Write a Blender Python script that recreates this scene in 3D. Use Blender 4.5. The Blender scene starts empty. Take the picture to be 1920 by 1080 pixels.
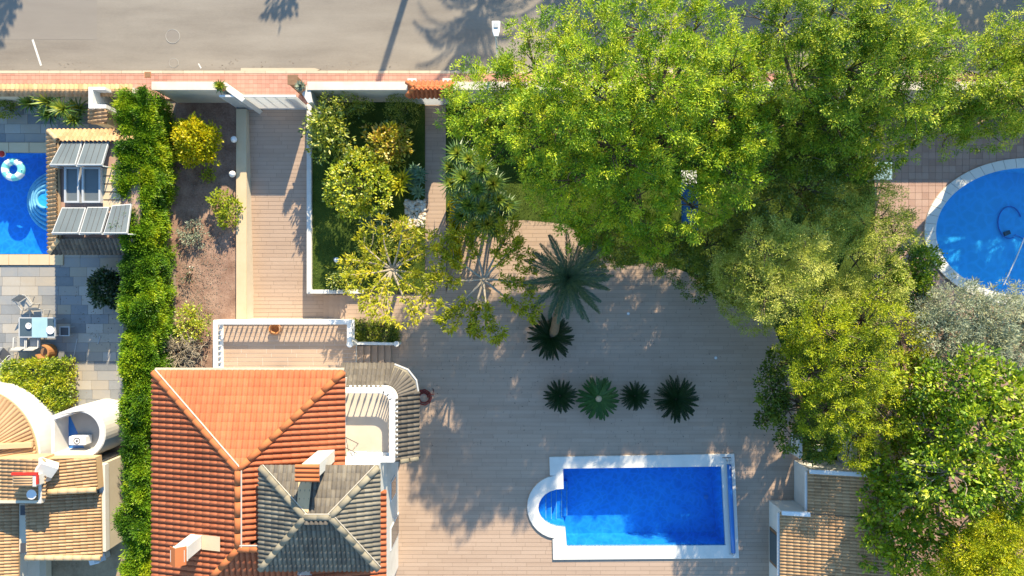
import bpy, bmesh, math, random
import numpy as np
from mathutils import Vector, Matrix, noise
from mathutils.geometry import tessellate_polygon

# ------------------------------------------------------------------ camera, sky, sun, exposure
H = 33.0                     # camera height (m)
S = 50.0 / 1920.0            # metres per photograph pixel at ground level
scene = bpy.context.scene
COL = scene.collection
cam_d = bpy.data.cameras.new('camera')
cam_d.sensor_width = 36.0
cam_d.lens = 36.0 * H / 50.0
cam_d.clip_end = 2000.0
cam = bpy.data.objects.new('camera', cam_d)
COL.objects.link(cam)
cam.location = (0, 0, H)
cam.rotation_euler = (0, 0, 0)
scene.camera = cam

SUN_EL = math.radians(29.5)
SUN_AZ = math.atan2(0.30, 0.954)          # clockwise from +Y
world = bpy.data.worlds.new('World')
scene.world = world
world.use_nodes = True
wn = world.node_tree
for n_ in list(wn.nodes):
    wn.nodes.remove(n_)
sky = wn.nodes.new('ShaderNodeTexSky')
sky.sky_type = 'NISHITA'
sky.sun_disc = False
sky.dust_density = 0.0
sky.ozone_density = 8.0
sky.air_density = 2.0
sky.sun_elevation = SUN_EL
sky.sun_rotation = SUN_AZ
bg = wn.nodes.new('ShaderNodeBackground')
bg.inputs['Strength'].default_value = 0.118
wo = wn.nodes.new('ShaderNodeOutputWorld')
wn.links.new(sky.outputs[0], bg.inputs[0])
wn.links.new(bg.outputs[0], wo.inputs[0])

sun_d = bpy.data.lights.new('sun', 'SUN')
sun_d.energy = 4.5
sun_d.angle = math.radians(0.53)
sun_d.color = (1.0, 0.85, 0.60)
sun = bpy.data.objects.new('sun', sun_d)
COL.objects.link(sun)
sdir = Vector((-math.sin(SUN_AZ) * math.cos(SUN_EL), -math.cos(SUN_AZ) * math.cos(SUN_EL), -math.sin(SUN_EL)))
sun.rotation_euler = sdir.to_track_quat('-Z', 'Y').to_euler()
sun.location = (10, 30, 40)

vs = scene.view_settings
vs.view_transform = 'Standard'
vs.look = 'None'
vs.exposure = 1.2
vs.gamma = 1.0
scene.cycles.max_bounces = 7
scene.cycles.diffuse_bounces = 2
scene.cycles.glossy_bounces = 2
scene.cycles.transmission_bounces = 3
scene.cycles.transparent_max_bounces = 6
scene.cycles.sample_clamp_indirect = 6.0
vs.use_curve_mapping = False

R = random.Random(7)
RN = np.random.default_rng(7)

# ------------------------------------------------------------------ helpers: coordinates
def P(x, y, z=0.0):
    """a photograph pixel at height z -> world"""
    k = S * (H - z) / H
    return Vector(((x - 960) * k, (540 - y) * k, z))

def G(x, y, z=0.0):
    """plan pixel (ground scale) -> world at height z"""
    return Vector(((x - 960) * S, (540 - y) * S, z))

def P2(x, y, z=0.0):
    v = P(x, y, z)
    return (v.x, v.y)

# ------------------------------------------------------------------ helpers: objects
def tag(o, label=None, cat=None, group=None, kind=None):
    if label: o['label'] = label
    if cat: o['category'] = cat
    if group: o['group'] = group
    if kind: o['kind'] = kind
    return o

def thing(name, label, cat, loc=(0, 0, 0), group=None):
    o = bpy.data.objects.new(name, None)
    o.empty_display_size = 0.3
    COL.objects.link(o)
    o.location = loc
    return tag(o, label, cat, group)

def origin(parent):
    v = Vector((0, 0, 0))
    while parent is not None:
        v += Vector(parent.location)
        parent = parent.parent
    return v

def inst(name, mesh, mw, parent=None):
    o = bpy.data.objects.new(name, mesh)
    COL.objects.link(o)
    if parent is not None:
        o.parent = parent
        o.matrix_local = Matrix.Translation(-origin(parent)) @ mw
    else:
        o.matrix_world = mw
    return o

class MB:
    def __init__(self):
        self.v = []; self.f = []; self.t = []
    def add(self, vs_, fs, tint=0.0):
        n = len(self.v)
        self.v.extend([tuple(q) for q in vs_])
        for f in fs:
            self.f.append(tuple(i + n for i in f)); self.t.append(tint)
        return self
    def box(self, x0, x1, y0, y1, z0, z1, tint=0.0):
        vs_ = [(x0, y0, z0), (x1, y0, z0), (x1, y1, z0), (x0, y1, z0), (x0, y0, z1), (x1, y0, z1), (x1, y1, z1), (x0, y1, z1)]
        return self.add(vs_, [(3, 2, 1, 0), (4, 5, 6, 7), (0, 1, 5, 4), (1, 2, 6, 5), (2, 3, 7, 6), (3, 0, 4, 7)], tint)
    def obox(self, c, sx, sy, sz, rz=0.0, tint=0.0, tilt=None):
        m = Matrix.Rotation(rz, 3, 'Z')
        if tilt: m = m @ Matrix.Rotation(tilt[1], 3, tilt[0])
        vs_ = []
        for z in (-.5, .5):
            for (x, y) in ((-.5, -.5), (.5, -.5), (.5, .5), (-.5, .5)):
                vs_.append(Vector(c) + m @ Vector((x * sx, y * sy, z * sz)))
        return self.add(vs_, [(3, 2, 1, 0), (4, 5, 6, 7), (0, 1, 5, 4), (1, 2, 6, 5), (2, 3, 7, 6), (3, 0, 4, 7)], tint)
    def bar(self, a, b, w, h, tint=0.0):
        """box beam from a to b, width w (horizontal), height h; a,b are the axis"""
        a = Vector(a); b = Vector(b); d = (b - a).normalized()
        s = d.cross(Vector((0, 0, 1)))
        s = s.normalized() if s.length > 1e-4 else Vector((1, 0, 0))
        u = s.cross(d)
        vs_ = []
        for q in (a, b):
            for (i, j) in ((-1, -1), (1, -1), (1, 1), (-1, 1)):
                vs_.append(q + s * (i * w / 2) + u * (j * h / 2))
        return self.add(vs_, [(0, 1, 2, 3), (7, 6, 5, 4), (0, 4, 5, 1), (1, 5, 6, 2), (2, 6, 7, 3), (3, 7, 4, 0)], tint)
    def prism(self, poly, z0, z1, holes=(), zf=None):
        loops = [[Vector((p[0], p[1], 0)) for p in poly]] + [[Vector((p[0], p[1], 0)) for p in h] for h in holes]
        flat = [p for l in loops for p in l]
        tri = tessellate_polygon(loops)
        n = len(flat)
        top = [(p.x, p.y, z1 + (zf(p.x, p.y) if zf else 0)) for p in flat]
        bot = [(p.x, p.y, z0) for p in flat]
        fs = [tuple(t) for t in tri] + [tuple(n + i for i in reversed(t)) for t in tri]
        k = 0
        for l in loops:
            m = len(l)
            for i in range(m):
                j = (i + 1) % m
                fs.append((k + i, k + j, n + k + j, n + k + i))
            k += m
        return self.add(top + bot, fs)
    def sheet(self, poly, z, holes=()):
        loops = [[Vector((p[0], p[1], 0)) for p in poly]] + [[Vector((p[0], p[1], 0)) for p in h] for h in holes]
        flat = [p for l in loops for p in l]
        return self.add([(p.x, p.y, z) for p in flat], [tuple(t) for t in tessellate_polygon(loops)])
    def tube(self, pts, rad, n=8, cap=True, tint=0.0):
        pts = [Vector(p) for p in pts]
        if not hasattr(rad, '__len__'): rad = [rad] * len(pts)
        base = len(self.v)
        ref = Vector((0.31, 0.17, 0.93))
        for i, p in enumerate(pts):
            d = (pts[min(i + 1, len(pts) - 1)] - pts[max(i - 1, 0)]).normalized()
            s = d.cross(ref)
            if s.length < 1e-3: s = d.cross(Vector((1, 0, 0)))
            s.normalize(); u = s.cross(d)
            for k in range(n):
                a = 2 * math.pi * k / n
                self.v.append(tuple(p + (s * math.cos(a) + u * math.sin(a)) * rad[i]))
        for i in range(len(pts) - 1):
            for k in range(n):
                a = base + i * n + k; b = base + i * n + (k + 1) % n
                self.f.append((a, b, b + n, a + n)); self.t.append(tint)
        if cap:
            self.f.append(tuple(base + k for k in reversed(range(n)))); self.t.append(tint)
            e = base + (len(pts) - 1) * n
            self.f.append(tuple(e + k for k in range(n))); self.t.append(tint)
        return self
    def lathe(self, c, prof, n=16, tint=0.0):
        """prof: list of (radius, z) from the bottom up"""
        c = Vector(c); base = len(self.v)
        for (r, z) in prof:
            for k in range(n):
                a = 2 * math.pi * k / n
                self.v.append((c.x + r * math.cos(a), c.y + r * math.sin(a), c.z + z))
        for i in range(len(prof) - 1):
            for k in range(n):
                a = base + i * n + k; b = base + i * n + (k + 1) % n
                self.f.append((a, b, b + n, a + n)); self.t.append(tint)
        self.f.append(tuple(base + k for k in reversed(range(n)))); self.t.append(tint)
        e = base + (len(prof) - 1) * n
        self.f.append(tuple(e + k for k in range(n))); self.t.append(tint)
        return self
    def torus(self, c, R0, r0, n=28, m=10, seg_tint=None):
        c = Vector(c); base = len(self.v)
        for i in range(n):
            a = 2 * math.pi * i / n
            for j in range(m):
                b = 2 * math.pi * j / m
                self.v.append((c.x + (R0 + r0 * math.cos(b)) * math.cos(a), c.y + (R0 + r0 * math.cos(b)) * math.sin(a), c.z + r0 * math.sin(b)))
        for i in range(n):
            for j in range(m):
                self.f.append((base + i * m + j, base + ((i + 1) % n) * m + j, base + ((i + 1) % n) * m + (j + 1) % m, base + i * m + (j + 1) % m))
                self.t.append(seg_tint(i) if seg_tint else 0.0)
        return self
    def mesh(self, name, off=Vector((0, 0, 0)), smooth=False, recalc=True):
        me = bpy.data.meshes.new(name)
        vv = [(a - off.x, b - off.y, c - off.z) for (a, b, c) in self.v]
        me.from_pydata(vv, [], self.f)
        if any(self.t):
            at = me.attributes.new('tint', 'FLOAT', 'FACE')
            if len(me.polygons) == len(self.t):
                at.data.foreach_set('value', np.array(self.t, dtype=np.float32))
        if recalc:
            bm = bmesh.new(); bm.from_mesh(me)
            bmesh.ops.recalc_face_normals(bm, faces=bm.faces)
            bm.to_mesh(me); bm.free()
        if smooth:
            me.polygons.foreach_set('use_smooth', [True] * len(me.polygons))
        me.update()
        return me
    def build(self, name, mat, parent=None, smooth=False, loc=None, bevel=0.0, recalc=True):
        off = origin(parent) if parent is not None else (Vector(loc) if loc is not None else Vector((0, 0, 0)))
        me = self.mesh(name, off, smooth, recalc)
        me.materials.append(mat)
        if bevel:
            bm = bmesh.new(); bm.from_mesh(me)
            bmesh.ops.bevel(bm, geom=[e for e in bm.edges if len(e.link_faces) == 2 and e.calc_face_angle(0) > 0.6], offset=bevel, segments=2, affect='EDGES')
            bm.to_mesh(me); bm.free()
        o = bpy.data.objects.new(name, me)
        COL.objects.link(o)
        if parent is not None: o.parent = parent
        elif loc is not None: o.location = loc
        return o

# ------------------------------------------------------------------ helpers: materials
def ramp_node(nt, fac, cols):
    r = nt.nodes.new('ShaderNodeValToRGB')
    el = r.color_ramp.elements
    n = len(cols)
    while len(el) < n: el.new(0.5)
    for i, c in enumerate(cols):
        el[i].position = i / max(1, n - 1)
        el[i].color = (c[0], c[1], c[2], 1)
    nt.links.new(fac, r.inputs[0])
    return r.outputs[0]

def math_node(nt, op, a, b=None, clamp=False):
    m = nt.nodes.new('ShaderNodeMath'); m.operation = op; m.use_clamp = clamp
    for i, q in enumerate((a, b)):
        if q is None: continue
        if isinstance(q, (int, float)): m.inputs[i].default_value = q
        else: nt.links.new(q, m.inputs[i])
    return m.outputs[0]

def noise_node(nt, vec, scale, detail=4, rough=0.6, stretch=None):
    if stretch:
        mp = nt.nodes.new('ShaderNodeMapping'); mp.inputs['Scale'].default_value = stretch
        nt.links.new(vec, mp.inputs[0]); vec = mp.outputs[0]
    t = nt.nodes.new('ShaderNodeTexNoise')
    t.inputs['Scale'].default_value = scale; t.inputs['Detail'].default_value = detail; t.inputs['Roughness'].default_value = rough
    nt.links.new(vec, t.inputs['Vector'])
    return t.outputs['Fac']

def surf(name, cols, rough=0.8, scale=1.5, piece=0.0, fine=0.3, fine_scale=30, bump=0.15, bump_scale=40, stretch=None, spec=0.3, metal=0.0, contrast=1.6, translucent=0.0, stain=0.0):
    """stone, plaster, tile, wood...: large noise + fine grain + one random tint per piece, through a colour ramp"""
    m = bpy.data.materials.new(name); m.use_nodes = True
    nt = m.node_tree; nt.nodes.clear()
    geo = nt.nodes.new('ShaderNodeNewGeometry'); pos = geo.outputs['Position']
    big = noise_node(nt, pos, scale, 5, 0.6, stretch)
    f = math_node(nt, 'ADD', math_node(nt, 'MULTIPLY', math_node(nt, 'SUBTRACT', big, 0.5), contrast), 0.5)
    if fine:
        fn = noise_node(nt, pos, fine_scale, 3, 0.7, stretch)
        f = math_node(nt, 'ADD', f, math_node(nt, 'MULTIPLY', math_node(nt, 'SUBTRACT', fn, 0.5), fine * 2))
    if piece:
        at = nt.nodes.new('ShaderNodeAttribute'); at.attribute_name = 'tint'
        oi = nt.nodes.new('ShaderNodeObjectInfo')
        fr = math_node(nt, 'FRACT', math_node(nt, 'ADD', at.outputs['Fac'], oi.outputs['Random']))
        f = math_node(nt, 'ADD', math_node(nt, 'MULTIPLY', f, 1 - piece), math_node(nt, 'MULTIPLY', fr, piece))
    col = ramp_node(nt, math_node(nt, 'MULTIPLY', f, 1.0, True), cols)
    if stain:
        sn = noise_node(nt, pos, 0.35, 6, 0.7)
        mr = nt.nodes.new('ShaderNodeMapRange'); mr.inputs[1].default_value = 0.52; mr.inputs[2].default_value = 0.75
        nt.links.new(sn, mr.inputs[0])
        mx = nt.nodes.new('ShaderNodeMix'); mx.data_type = 'RGBA'
        nt.links.new(math_node(nt, 'MULTIPLY', mr.outputs[0], stain), mx.inputs[0])
        nt.links.new(col, mx.inputs[6]); mx.inputs[7].default_value = (cols[0][0] * .6, cols[0][1] * .6, cols[0][2] * .6, 1)
        col = mx.outputs[2]
    b = nt.nodes.new('ShaderNodeBsdfPrincipled')
    b.inputs['Roughness'].default_value = rough
    b.inputs['Specular IOR Level'].default_value = spec
    b.inputs['Metallic'].default_value = metal
    nt.links.new(col, b.inputs['Base Color'])
    if bump:
        bn = noise_node(nt, pos, bump_scale, 4, 0.65, stretch)
        bp = nt.nodes.new('ShaderNodeBump'); bp.inputs['Strength'].default_value = bump; bp.inputs['Distance'].default_value = 0.02
        nt.links.new(bn, bp.inputs['Height']); nt.links.new(bp.outputs[0], b.inputs['Normal'])
    out = nt.nodes.new('ShaderNodeOutputMaterial')
    sh = b.outputs[0]
    if translucent:
        tr = nt.nodes.new('ShaderNodeBsdfTranslucent'); nt.links.new(col, tr.inputs[0])
        mx = nt.nodes.new('ShaderNodeMixShader'); mx.inputs[0].default_value = translucent
        nt.links.new(sh, mx.inputs[1]); nt.links.new(tr.outputs[0], mx.inputs[2]); sh = mx.outputs[0]
    nt.links.new(sh, out.inputs[0])
    return m

def leafmat(name, cols, trans=0.45, gloss=0.03, rough=0.5):
    """leaves: tint attribute (one random value per leaf and per clump) through a ramp; some light shines through"""
    m = bpy.data.materials.new(name); m.use_nodes = True
    nt = m.node_tree; nt.nodes.clear()
    at = nt.nodes.new('ShaderNodeAttribute'); at.attribute_name = 'tint'
    oi = nt.nodes.new('ShaderNodeObjectInfo')
    f = math_node(nt, 'ADD', at.outputs['Fac'], math_node(nt, 'MULTIPLY', math_node(nt, 'SUBTRACT', oi.outputs['Random'], 0.5), 0.3), True)
    col = ramp_node(nt, f, cols)
    d = nt.nodes.new('ShaderNodeBsdfDiffuse'); nt.links.new(col, d.inputs[0])
    t = nt.nodes.new('ShaderNodeBsdfTranslucent')
    hs = nt.nodes.new('ShaderNodeHueSaturation'); hs.inputs['Hue'].default_value = 0.485; hs.inputs['Value'].default_value = 1.25
    nt.links.new(col, hs.inputs['Color']); nt.links.new(hs.outputs[0], t.inputs[0])
    a = nt.nodes.new('ShaderNodeMixShader'); a.inputs[0].default_value = trans
    nt.links.new(d.outputs[0], a.inputs[1]); nt.links.new(t.outputs[0], a.inputs[2])
    g = nt.nodes.new('ShaderNodeBsdfGlossy'); g.inputs['Roughness'].default_value = rough
    b = nt.nodes.new('ShaderNodeMixShader'); b.inputs[0].default_value = gloss
    nt.links.new(a.outputs[0], b.inputs[1]); nt.links.new(g.outputs[0], b.inputs[2])
    out = nt.nodes.new('ShaderNodeOutputMaterial'); nt.links.new(b.outputs[0], out.inputs[0])
    return m

def watermat(name, tint, ripple=0.25, scale=3.0, caustic_tint=0.5):
    """clear water: tinted see-through body with a mirror-like rippled surface; focus: imitated sun caustics put into the see-through colour"""
    m = bpy.data.materials.new(name); m.use_nodes = True
    nt = m.node_tree; nt.nodes.clear()
    geo = nt.nodes.new('ShaderNodeNewGeometry'); pos = geo.outputs['Position']
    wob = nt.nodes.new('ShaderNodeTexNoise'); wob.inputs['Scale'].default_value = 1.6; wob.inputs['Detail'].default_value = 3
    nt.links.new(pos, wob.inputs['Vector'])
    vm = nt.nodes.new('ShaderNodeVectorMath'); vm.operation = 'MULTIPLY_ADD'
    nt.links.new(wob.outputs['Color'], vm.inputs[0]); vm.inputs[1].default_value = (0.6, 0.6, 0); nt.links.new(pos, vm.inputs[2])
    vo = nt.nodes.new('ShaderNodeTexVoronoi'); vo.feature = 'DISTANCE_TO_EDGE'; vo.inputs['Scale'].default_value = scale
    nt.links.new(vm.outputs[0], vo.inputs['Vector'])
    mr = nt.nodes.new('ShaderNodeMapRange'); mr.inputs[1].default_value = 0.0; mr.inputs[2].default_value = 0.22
    mr.inputs[3].default_value = 1.0; mr.inputs[4].default_value = 1.0 - caustic_tint  # caustics painted as brighter cell edges in the water tint, not refracted
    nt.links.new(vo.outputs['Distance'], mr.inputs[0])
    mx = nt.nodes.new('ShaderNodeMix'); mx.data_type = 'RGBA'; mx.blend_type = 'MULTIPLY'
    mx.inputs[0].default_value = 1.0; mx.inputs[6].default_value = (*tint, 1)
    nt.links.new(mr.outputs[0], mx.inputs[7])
    tr = nt.nodes.new('ShaderNodeBsdfTransparent'); nt.links.new(mx.outputs[2], tr.inputs[0])
    gl = nt.nodes.new('ShaderNodeBsdfGlossy'); gl.inputs['Roughness'].default_value = 0.05
    bn = noise_node(nt, pos, 4.0, 3, 0.55)
    bp = nt.nodes.new('ShaderNodeBump'); bp.inputs['Strength'].default_value = ripple; bp.inputs['Distance'].default_value = 0.05
    nt.links.new(bn, bp.inputs['Height']); nt.links.new(bp.outputs[0], gl.inputs['Normal'])
    fr = nt.nodes.new('ShaderNodeFresnel'); fr.inputs[0].default_value = 1.33; nt.links.new(bp.outputs[0], fr.inputs['Normal'])
    ms = nt.nodes.new('ShaderNodeMixShader')
    nt.links.new(fr.outputs[0], ms.inputs[0]); nt.links.new(tr.outputs[0], ms.inputs[1]); nt.links.new(gl.outputs[0], ms.inputs[2])
    out = nt.nodes.new('ShaderNodeOutputMaterial'); nt.links.new(ms.outputs[0], out.inputs[0])
    return m

def glassmat(name, tint=(0.25, 0.3, 0.34), rough=0.08):
    return surf(name, [tint, tuple(c * 1.3 for c in tint)], rough=rough, fine=0, bump=0, spec=0.6)

MT = {}
MT['asphalt'] = surf('asphalt', [(.20, .172, .145), (.26, .228, .192), (.32, .283, .238)], rough=.9, scale=.5, fine=.3, fine_scale=26, bump=.25, bump_scale=70, contrast=2.0, spec=.15, stain=.18, stretch=(.3, 1.6, 1))
MT['asphalt_patch'] = surf('asphalt_patch', [(.225, .195, .17), (.275, .245, .21)], rough=.9, scale=.8, fine=.2, fine_scale=60, bump=.25, bump_scale=70, spec=.15, stretch=(.35, 2, 1))
MT['road_paint'] = surf('road_paint', [(.55, .53, .48), (.75, .73, .68)], rough=.7, scale=6)
MT['pink_paving'] = surf('pink_paving', [(.42, .195, .145), (.53, .265, .20), (.59, .32, .245)], rough=.85, piece=.45, scale=.9, fine=.2, spec=.2, bump=.1)
MT['kerb_stone'] = surf('kerb_stone', [(.46, .38, .28), (.6, .5, .38)], rough=.85, piece=.5, scale=2)
MT['grout'] = surf('grout', [(.22, .165, .125), (.29, .22, .17)], rough=.95, scale=2, bump=0)
MT['deck'] = surf('deck_porcelain', [(.36, .25, .18), (.44, .318, .235), (.50, .37, .28)], rough=.6, stain=.16, piece=.25, scale=.5, fine=.2, fine_scale=9, stretch=(.35, 5, 1), bump=.05, bump_scale=12, spec=.35, contrast=1.2)
MT['stone_slab'] = surf('stone_slab', [(.16, .165, .17), (.27, .275, .28), (.40, .34, .265), (.44, .43, .41)], rough=.75, piece=.75, scale=1.1, fine=.3, fine_scale=8, bump=.15, bump_scale=10, spec=.3)
MT['terracotta_paving'] = surf('terracotta_paving', [(.34, .21, .16), (.43, .28, .22), (.50, .35, .28)], rough=.8, piece=.5, scale=.8, fine=.25)
MT['white_plaster'] = surf('white_plaster', [(.58, .55, .51), (.67, .65, .61), (.72, .70, .67)], rough=.9, stain=.14, scale=1.3, fine=.15, bump=.12, bump_scale=45, spec=.15)
MT['offwhite_plaster'] = surf('offwhite_plaster', [(.54, .48, .40), (.64, .58, .50), (.70, .65, .57)], rough=.9, stain=.18, scale=1.3, fine=.15, bump=.12, bump_scale=45, spec=.15)
MT['cream_plaster'] = surf('cream_plaster', [(.56, .49, .38), (.66, .59, .47)], rough=.9, scale=1.3, fine=.15, bump=.12, spec=.15)
MT['balcony_tile'] = surf('balcony_tile', [(.52, .44, .36), (.62, .54, .45)], rough=.7, scale=1.2, fine=.1)
MT['white_paint'] = surf('white_paint', [(.76, .76, .75), (.82, .82, .81)], rough=.45, scale=2, fine=.05, bump=0, spec=.4)
MT['gate_panel'] = surf('gate_panel', [(.74, .76, .77), (.82, .83, .84)], rough=.4, scale=2, fine=.03, bump=0, spec=.4, translucent=.5)
MT['coping'] = surf('pool_coping_stone', [(.64, .61, .56), (.72, .70, .65), (.76, .74, .70)], rough=.7, scale=1.4, fine=.15, bump=.08, spec=.3, piece=.3)
MT['tan_coping'] = surf('tan_coping_stone', [(.55, .42, .26), (.66, .52, .35)], rough=.75, scale=1.8, fine=.2, bump=.08, piece=.3)
MT['pool_tile'] = surf('pool_mosaic', [(.02, .29, .76), (.05, .37, .84), (.09, .45, .90)], rough=.4, scale=1.5, fine=.15, fine_scale=18, bump=0)
MT['pool_tile_light'] = surf('pool_paint_light', [(.10, .56, .88), (.15, .62, .92)], rough=.5, scale=1.0, fine=.05, bump=0)
MT['pool_step'] = surf('pool_step_mosaic', [(.16, .34, .66), (.24, .42, .72)], rough=.4, scale=1.5, fine=.15, bump=0)
MT['water'] = watermat('pool_water', (.52, .84, 1.0), caustic_tint=.17, scale=3.4)
MT['water_still'] = watermat('still_pool_water', (.50, .84, .99), ripple=.08, caustic_tint=.12, scale=2.0)
MT['orange_tile'] = surf('orange_roof_tile', [(.32, .09, .042), (.42, .13, .06), (.50, .17, .085)], rough=.78, stain=.22, piece=.3, scale=.6, fine=.2, fine_scale=12, bump=.08, spec=.25)
MT['orange_ridge'] = surf('orange_ridge_tile', [(.42, .125, .045), (.51, .175, .065)], rough=.78, stain=.2, piece=.4, scale=1.2, fine=.2, bump=.08, spec=.25)
MT['grey_tile'] = surf('weathered_grey_tile', [(.075, .067, .06), (.135, .12, .105), (.23, .205, .17)], rough=.85, piece=.4, scale=1.4, fine=.4, fine_scale=10, bump=.15, spec=.15, stain=.5)
MT['grey_tile_pale'] = surf('paler_grey_tile', [(.10, .09, .078), (.19, .172, .14), (.31, .275, .215)], rough=.85, piece=.45, scale=1.4, fine=.4, fine_scale=10, bump=.15, spec=.15, stain=.5)
MT['grey_ridge'] = surf('weathered_ridge_tile', [(.20, .175, .13), (.32, .285, .215)], rough=.85, piece=.3, scale=2.0, fine=.4, fine_scale=8, bump=.15, spec=.15, stain=.4)
MT['tan_tile'] = surf('tan_roof_tile', [(.32, .19, .10), (.47, .295, .16), (.58, .39, .225)], rough=.8, piece=.5, scale=1.0, fine=.35, fine_scale=10, bump=.12, spec=.2, stain=.2)
MT['tan_ridge'] = surf('tan_ridge_tile', [(.52, .35, .19), (.64, .45, .27)], rough=.8, piece=.5, scale=1.2, fine=.3, bump=.12, spec=.2)
MT['mortar'] = surf('mortar', [(.46, .41, .34), (.58, .53, .46)], rough=.9, scale=4, fine=.3)
MT['soil'] = surf('reddish_soil', [(.19, .11, .08), (.31, .195, .145), (.42, .28, .21)], rough=.95, scale=1.2, fine=.6, fine_scale=14, bump=.6, bump_scale=18, spec=.1, contrast=2.2)
MT['earth'] = surf('pale_earth', [(.22, .16, .10), (.34, .255, .165), (.42, .325, .21)], rough=.95, scale=1.0, fine=.5, fine_scale=10, bump=.5, bump_scale=14, spec=.1, contrast=2.0)
MT['lawn'] = surf('lawn_ground', [(.035, .06, .012), (.06, .095, .018), (.10, .14, .025)], rough=.95, scale=1.2, fine=.5, fine_scale=25, bump=.5, bump_scale=40, spec=.1)
MT['dark_metal'] = surf('dark_metal', [(.05, .05, .055), (.08, .08, .085)], rough=.5, fine=.1, bump=0, spec=.5)
MT['grey_metal'] = surf('grey_metal', [(.42, .43, .44), (.52, .53, .54)], rough=.4, fine=.1, bump=0, spec=.5)
MT['solar'] = surf('solar_collector', [(.10, .115, .12), (.16, .18, .185)], rough=.22, scale=.8, fine=.05, bump=0, spec=.6)
MT['glass'] = glassmat('window_glass', (.06, .09, .11))
MT['bark'] = surf('bark', [(.10, .075, .05), (.2, .155, .11)], rough=.95, scale=4, fine=.5, bump=.6, bump_scale=20, spec=.1)
MT['pale_bark'] = surf('pale_bark', [(.3, .25, .185), (.44, .38, .29)], rough=.9, scale=4, fine=.4, bump=.4, bump_scale=20, spec=.1)
MT['palm_bark'] = surf('palm_bark', [(.13, .09, .055), (.26, .19, .115)], rough=.95, scale=6, fine=.5, bump=.7, bump_scale=14, spec=.1, stretch=(1, 1, 3))
MT['pebble'] = surf('pebbles', [(.38, .27, .18), (.62, .54, .44), (.78, .75, .69)], rough=.7, piece=.8, scale=3, fine=.2)
MT['blue_plastic'] = surf('blue_plastic', [(.02, .14, .45), (.03, .2, .58)], rough=.35, scale=1, fine=.05, bump=0, spec=.5)
MT['blue_cloth'] = surf('pale_blue_cloth', [(.28, .45, .54), (.36, .53, .62)], rough=.9, scale=3, fine=.1)
MT['terracotta'] = surf('terracotta', [(.38, .16, .07), (.5, .23, .11)], rough=.8, scale=4, fine=.2)
MT['wicker'] = surf('wicker', [(.36, .15, .05), (.52, .25, .1)], rough=.8, scale=12, fine=.4)
MT['brown_wood'] = surf('brown_wood', [(.18, .1, .055), (.3, .18, .1)], rough=.7, scale=4, fine=.3, stretch=(1, 5, 1))
MT['red_paint'] = surf('red_paint', [(.5, .03, .02), (.6, .05, .03)], rough=.5, fine=.1, bump=0)
MT['dark_red'] = surf('dark_red_hose', [(.14, .02, .02), (.22, .035, .03)], rough=.5, fine=.1, bump=0)
MT['concrete'] = surf('concrete', [(.34, .32, .29), (.46, .44, .40)], rough=.9, scale=1.5, fine=.3, bump=.2)
MT['ring_plastic'] = surf('teal_white_plastic', [(.05, .48, .5), (.25, .7, .68), (.8, .83, .82), (.82, .84, .83)], rough=.25, piece=.85, scale=2, fine=.1, bump=0, spec=.5)

LF = {}
LF['pine'] = leafmat('pine_needles', [(0.03, 0.1, 0.007), (0.16, 0.31, 0.012), (0.42, 0.54, 0.018), (0.62, 0.61, 0.035)], trans=.16)
LF['pine_soft'] = leafmat('pine_soft_needles', [(0.04, 0.11, 0.01), (0.2, 0.34, 0.018), (0.48, 0.56, 0.035), (0.64, 0.63, 0.09)], trans=.16)
LF['hedge'] = leafmat('hedge_sprays', [(0.03, 0.1, 0.008), (0.12, 0.26, 0.01), (0.27, 0.41, 0.012), (0.46, 0.5, 0.016)], trans=.22)
LF['olive_pale'] = leafmat('pale_leaves', [(0.08, 0.14, 0.016), (0.27, 0.34, 0.035), (0.48, 0.52, 0.08), (0.6, 0.6, 0.16)], trans=.22)
LF['yellow_pine'] = leafmat('yellow_green_needles', [(0.06, 0.11, 0.006), (0.25, 0.33, 0.008), (0.46, 0.5, 0.012), (0.62, 0.56, 0.014)], trans=.16)
LF['silver'] = leafmat('silver_leaves', [(0.15, 0.2, 0.13), (0.26, 0.32, 0.22), (0.38, 0.43, 0.32), (0.42, 0.42, 0.22)], trans=.2)
LF['big_leaf'] = leafmat('glossy_broad_leaves', [(0.05, 0.12, 0.006), (0.17, 0.3, 0.01), (0.38, 0.48, 0.018), (0.56, 0.56, 0.06)], trans=.22, gloss=.04, rough=.5)
LF['dark_leaf'] = leafmat('dark_broad_leaves', [(0.012, 0.035, 0.012), (0.03, 0.07, 0.018), (0.07, 0.13, 0.03)], trans=.2, gloss=.08, rough=.4)
LF['yellow_bush'] = leafmat('yellow_leaves', [(0.26, 0.32, 0.006), (0.54, 0.53, 0.008), (0.7, 0.6, 0.01), (0.7, 0.46, 0.012)], trans=.35)
LF['lime'] = leafmat('lime_leaves', [(0.168, 0.264, 0.014), (0.336, 0.408, 0.018), (0.48, 0.504, 0.036)], trans=.35)
LF['green_bush'] = leafmat('green_bush_leaves', [(0.05, 0.11, 0.012), (0.15, 0.23, 0.016), (0.32, 0.37, 0.02), (0.48, 0.46, 0.03)], trans=.22, gloss=.08)
LF['orange_bush'] = leafmat('croton_leaves', [(0.1, 0.16, 0.008), (0.3, 0.34, 0.012), (0.5, 0.44, 0.016), (0.5, 0.3, 0.03)], trans=.22, gloss=.08)
LF['round_bush'] = leafmat('round_bush_leaves', [(0.07, 0.14, 0.006), (0.24, 0.34, 0.008), (0.44, 0.5, 0.012), (0.6, 0.55, 0.016)], trans=.22, gloss=.08)
LF['cycad'] = leafmat('cycad_fronds', [(0.008, 0.026, 0.008), (0.016, 0.045, 0.012), (0.03, 0.075, 0.018)], trans=.1, gloss=.05, rough=.4)
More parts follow.
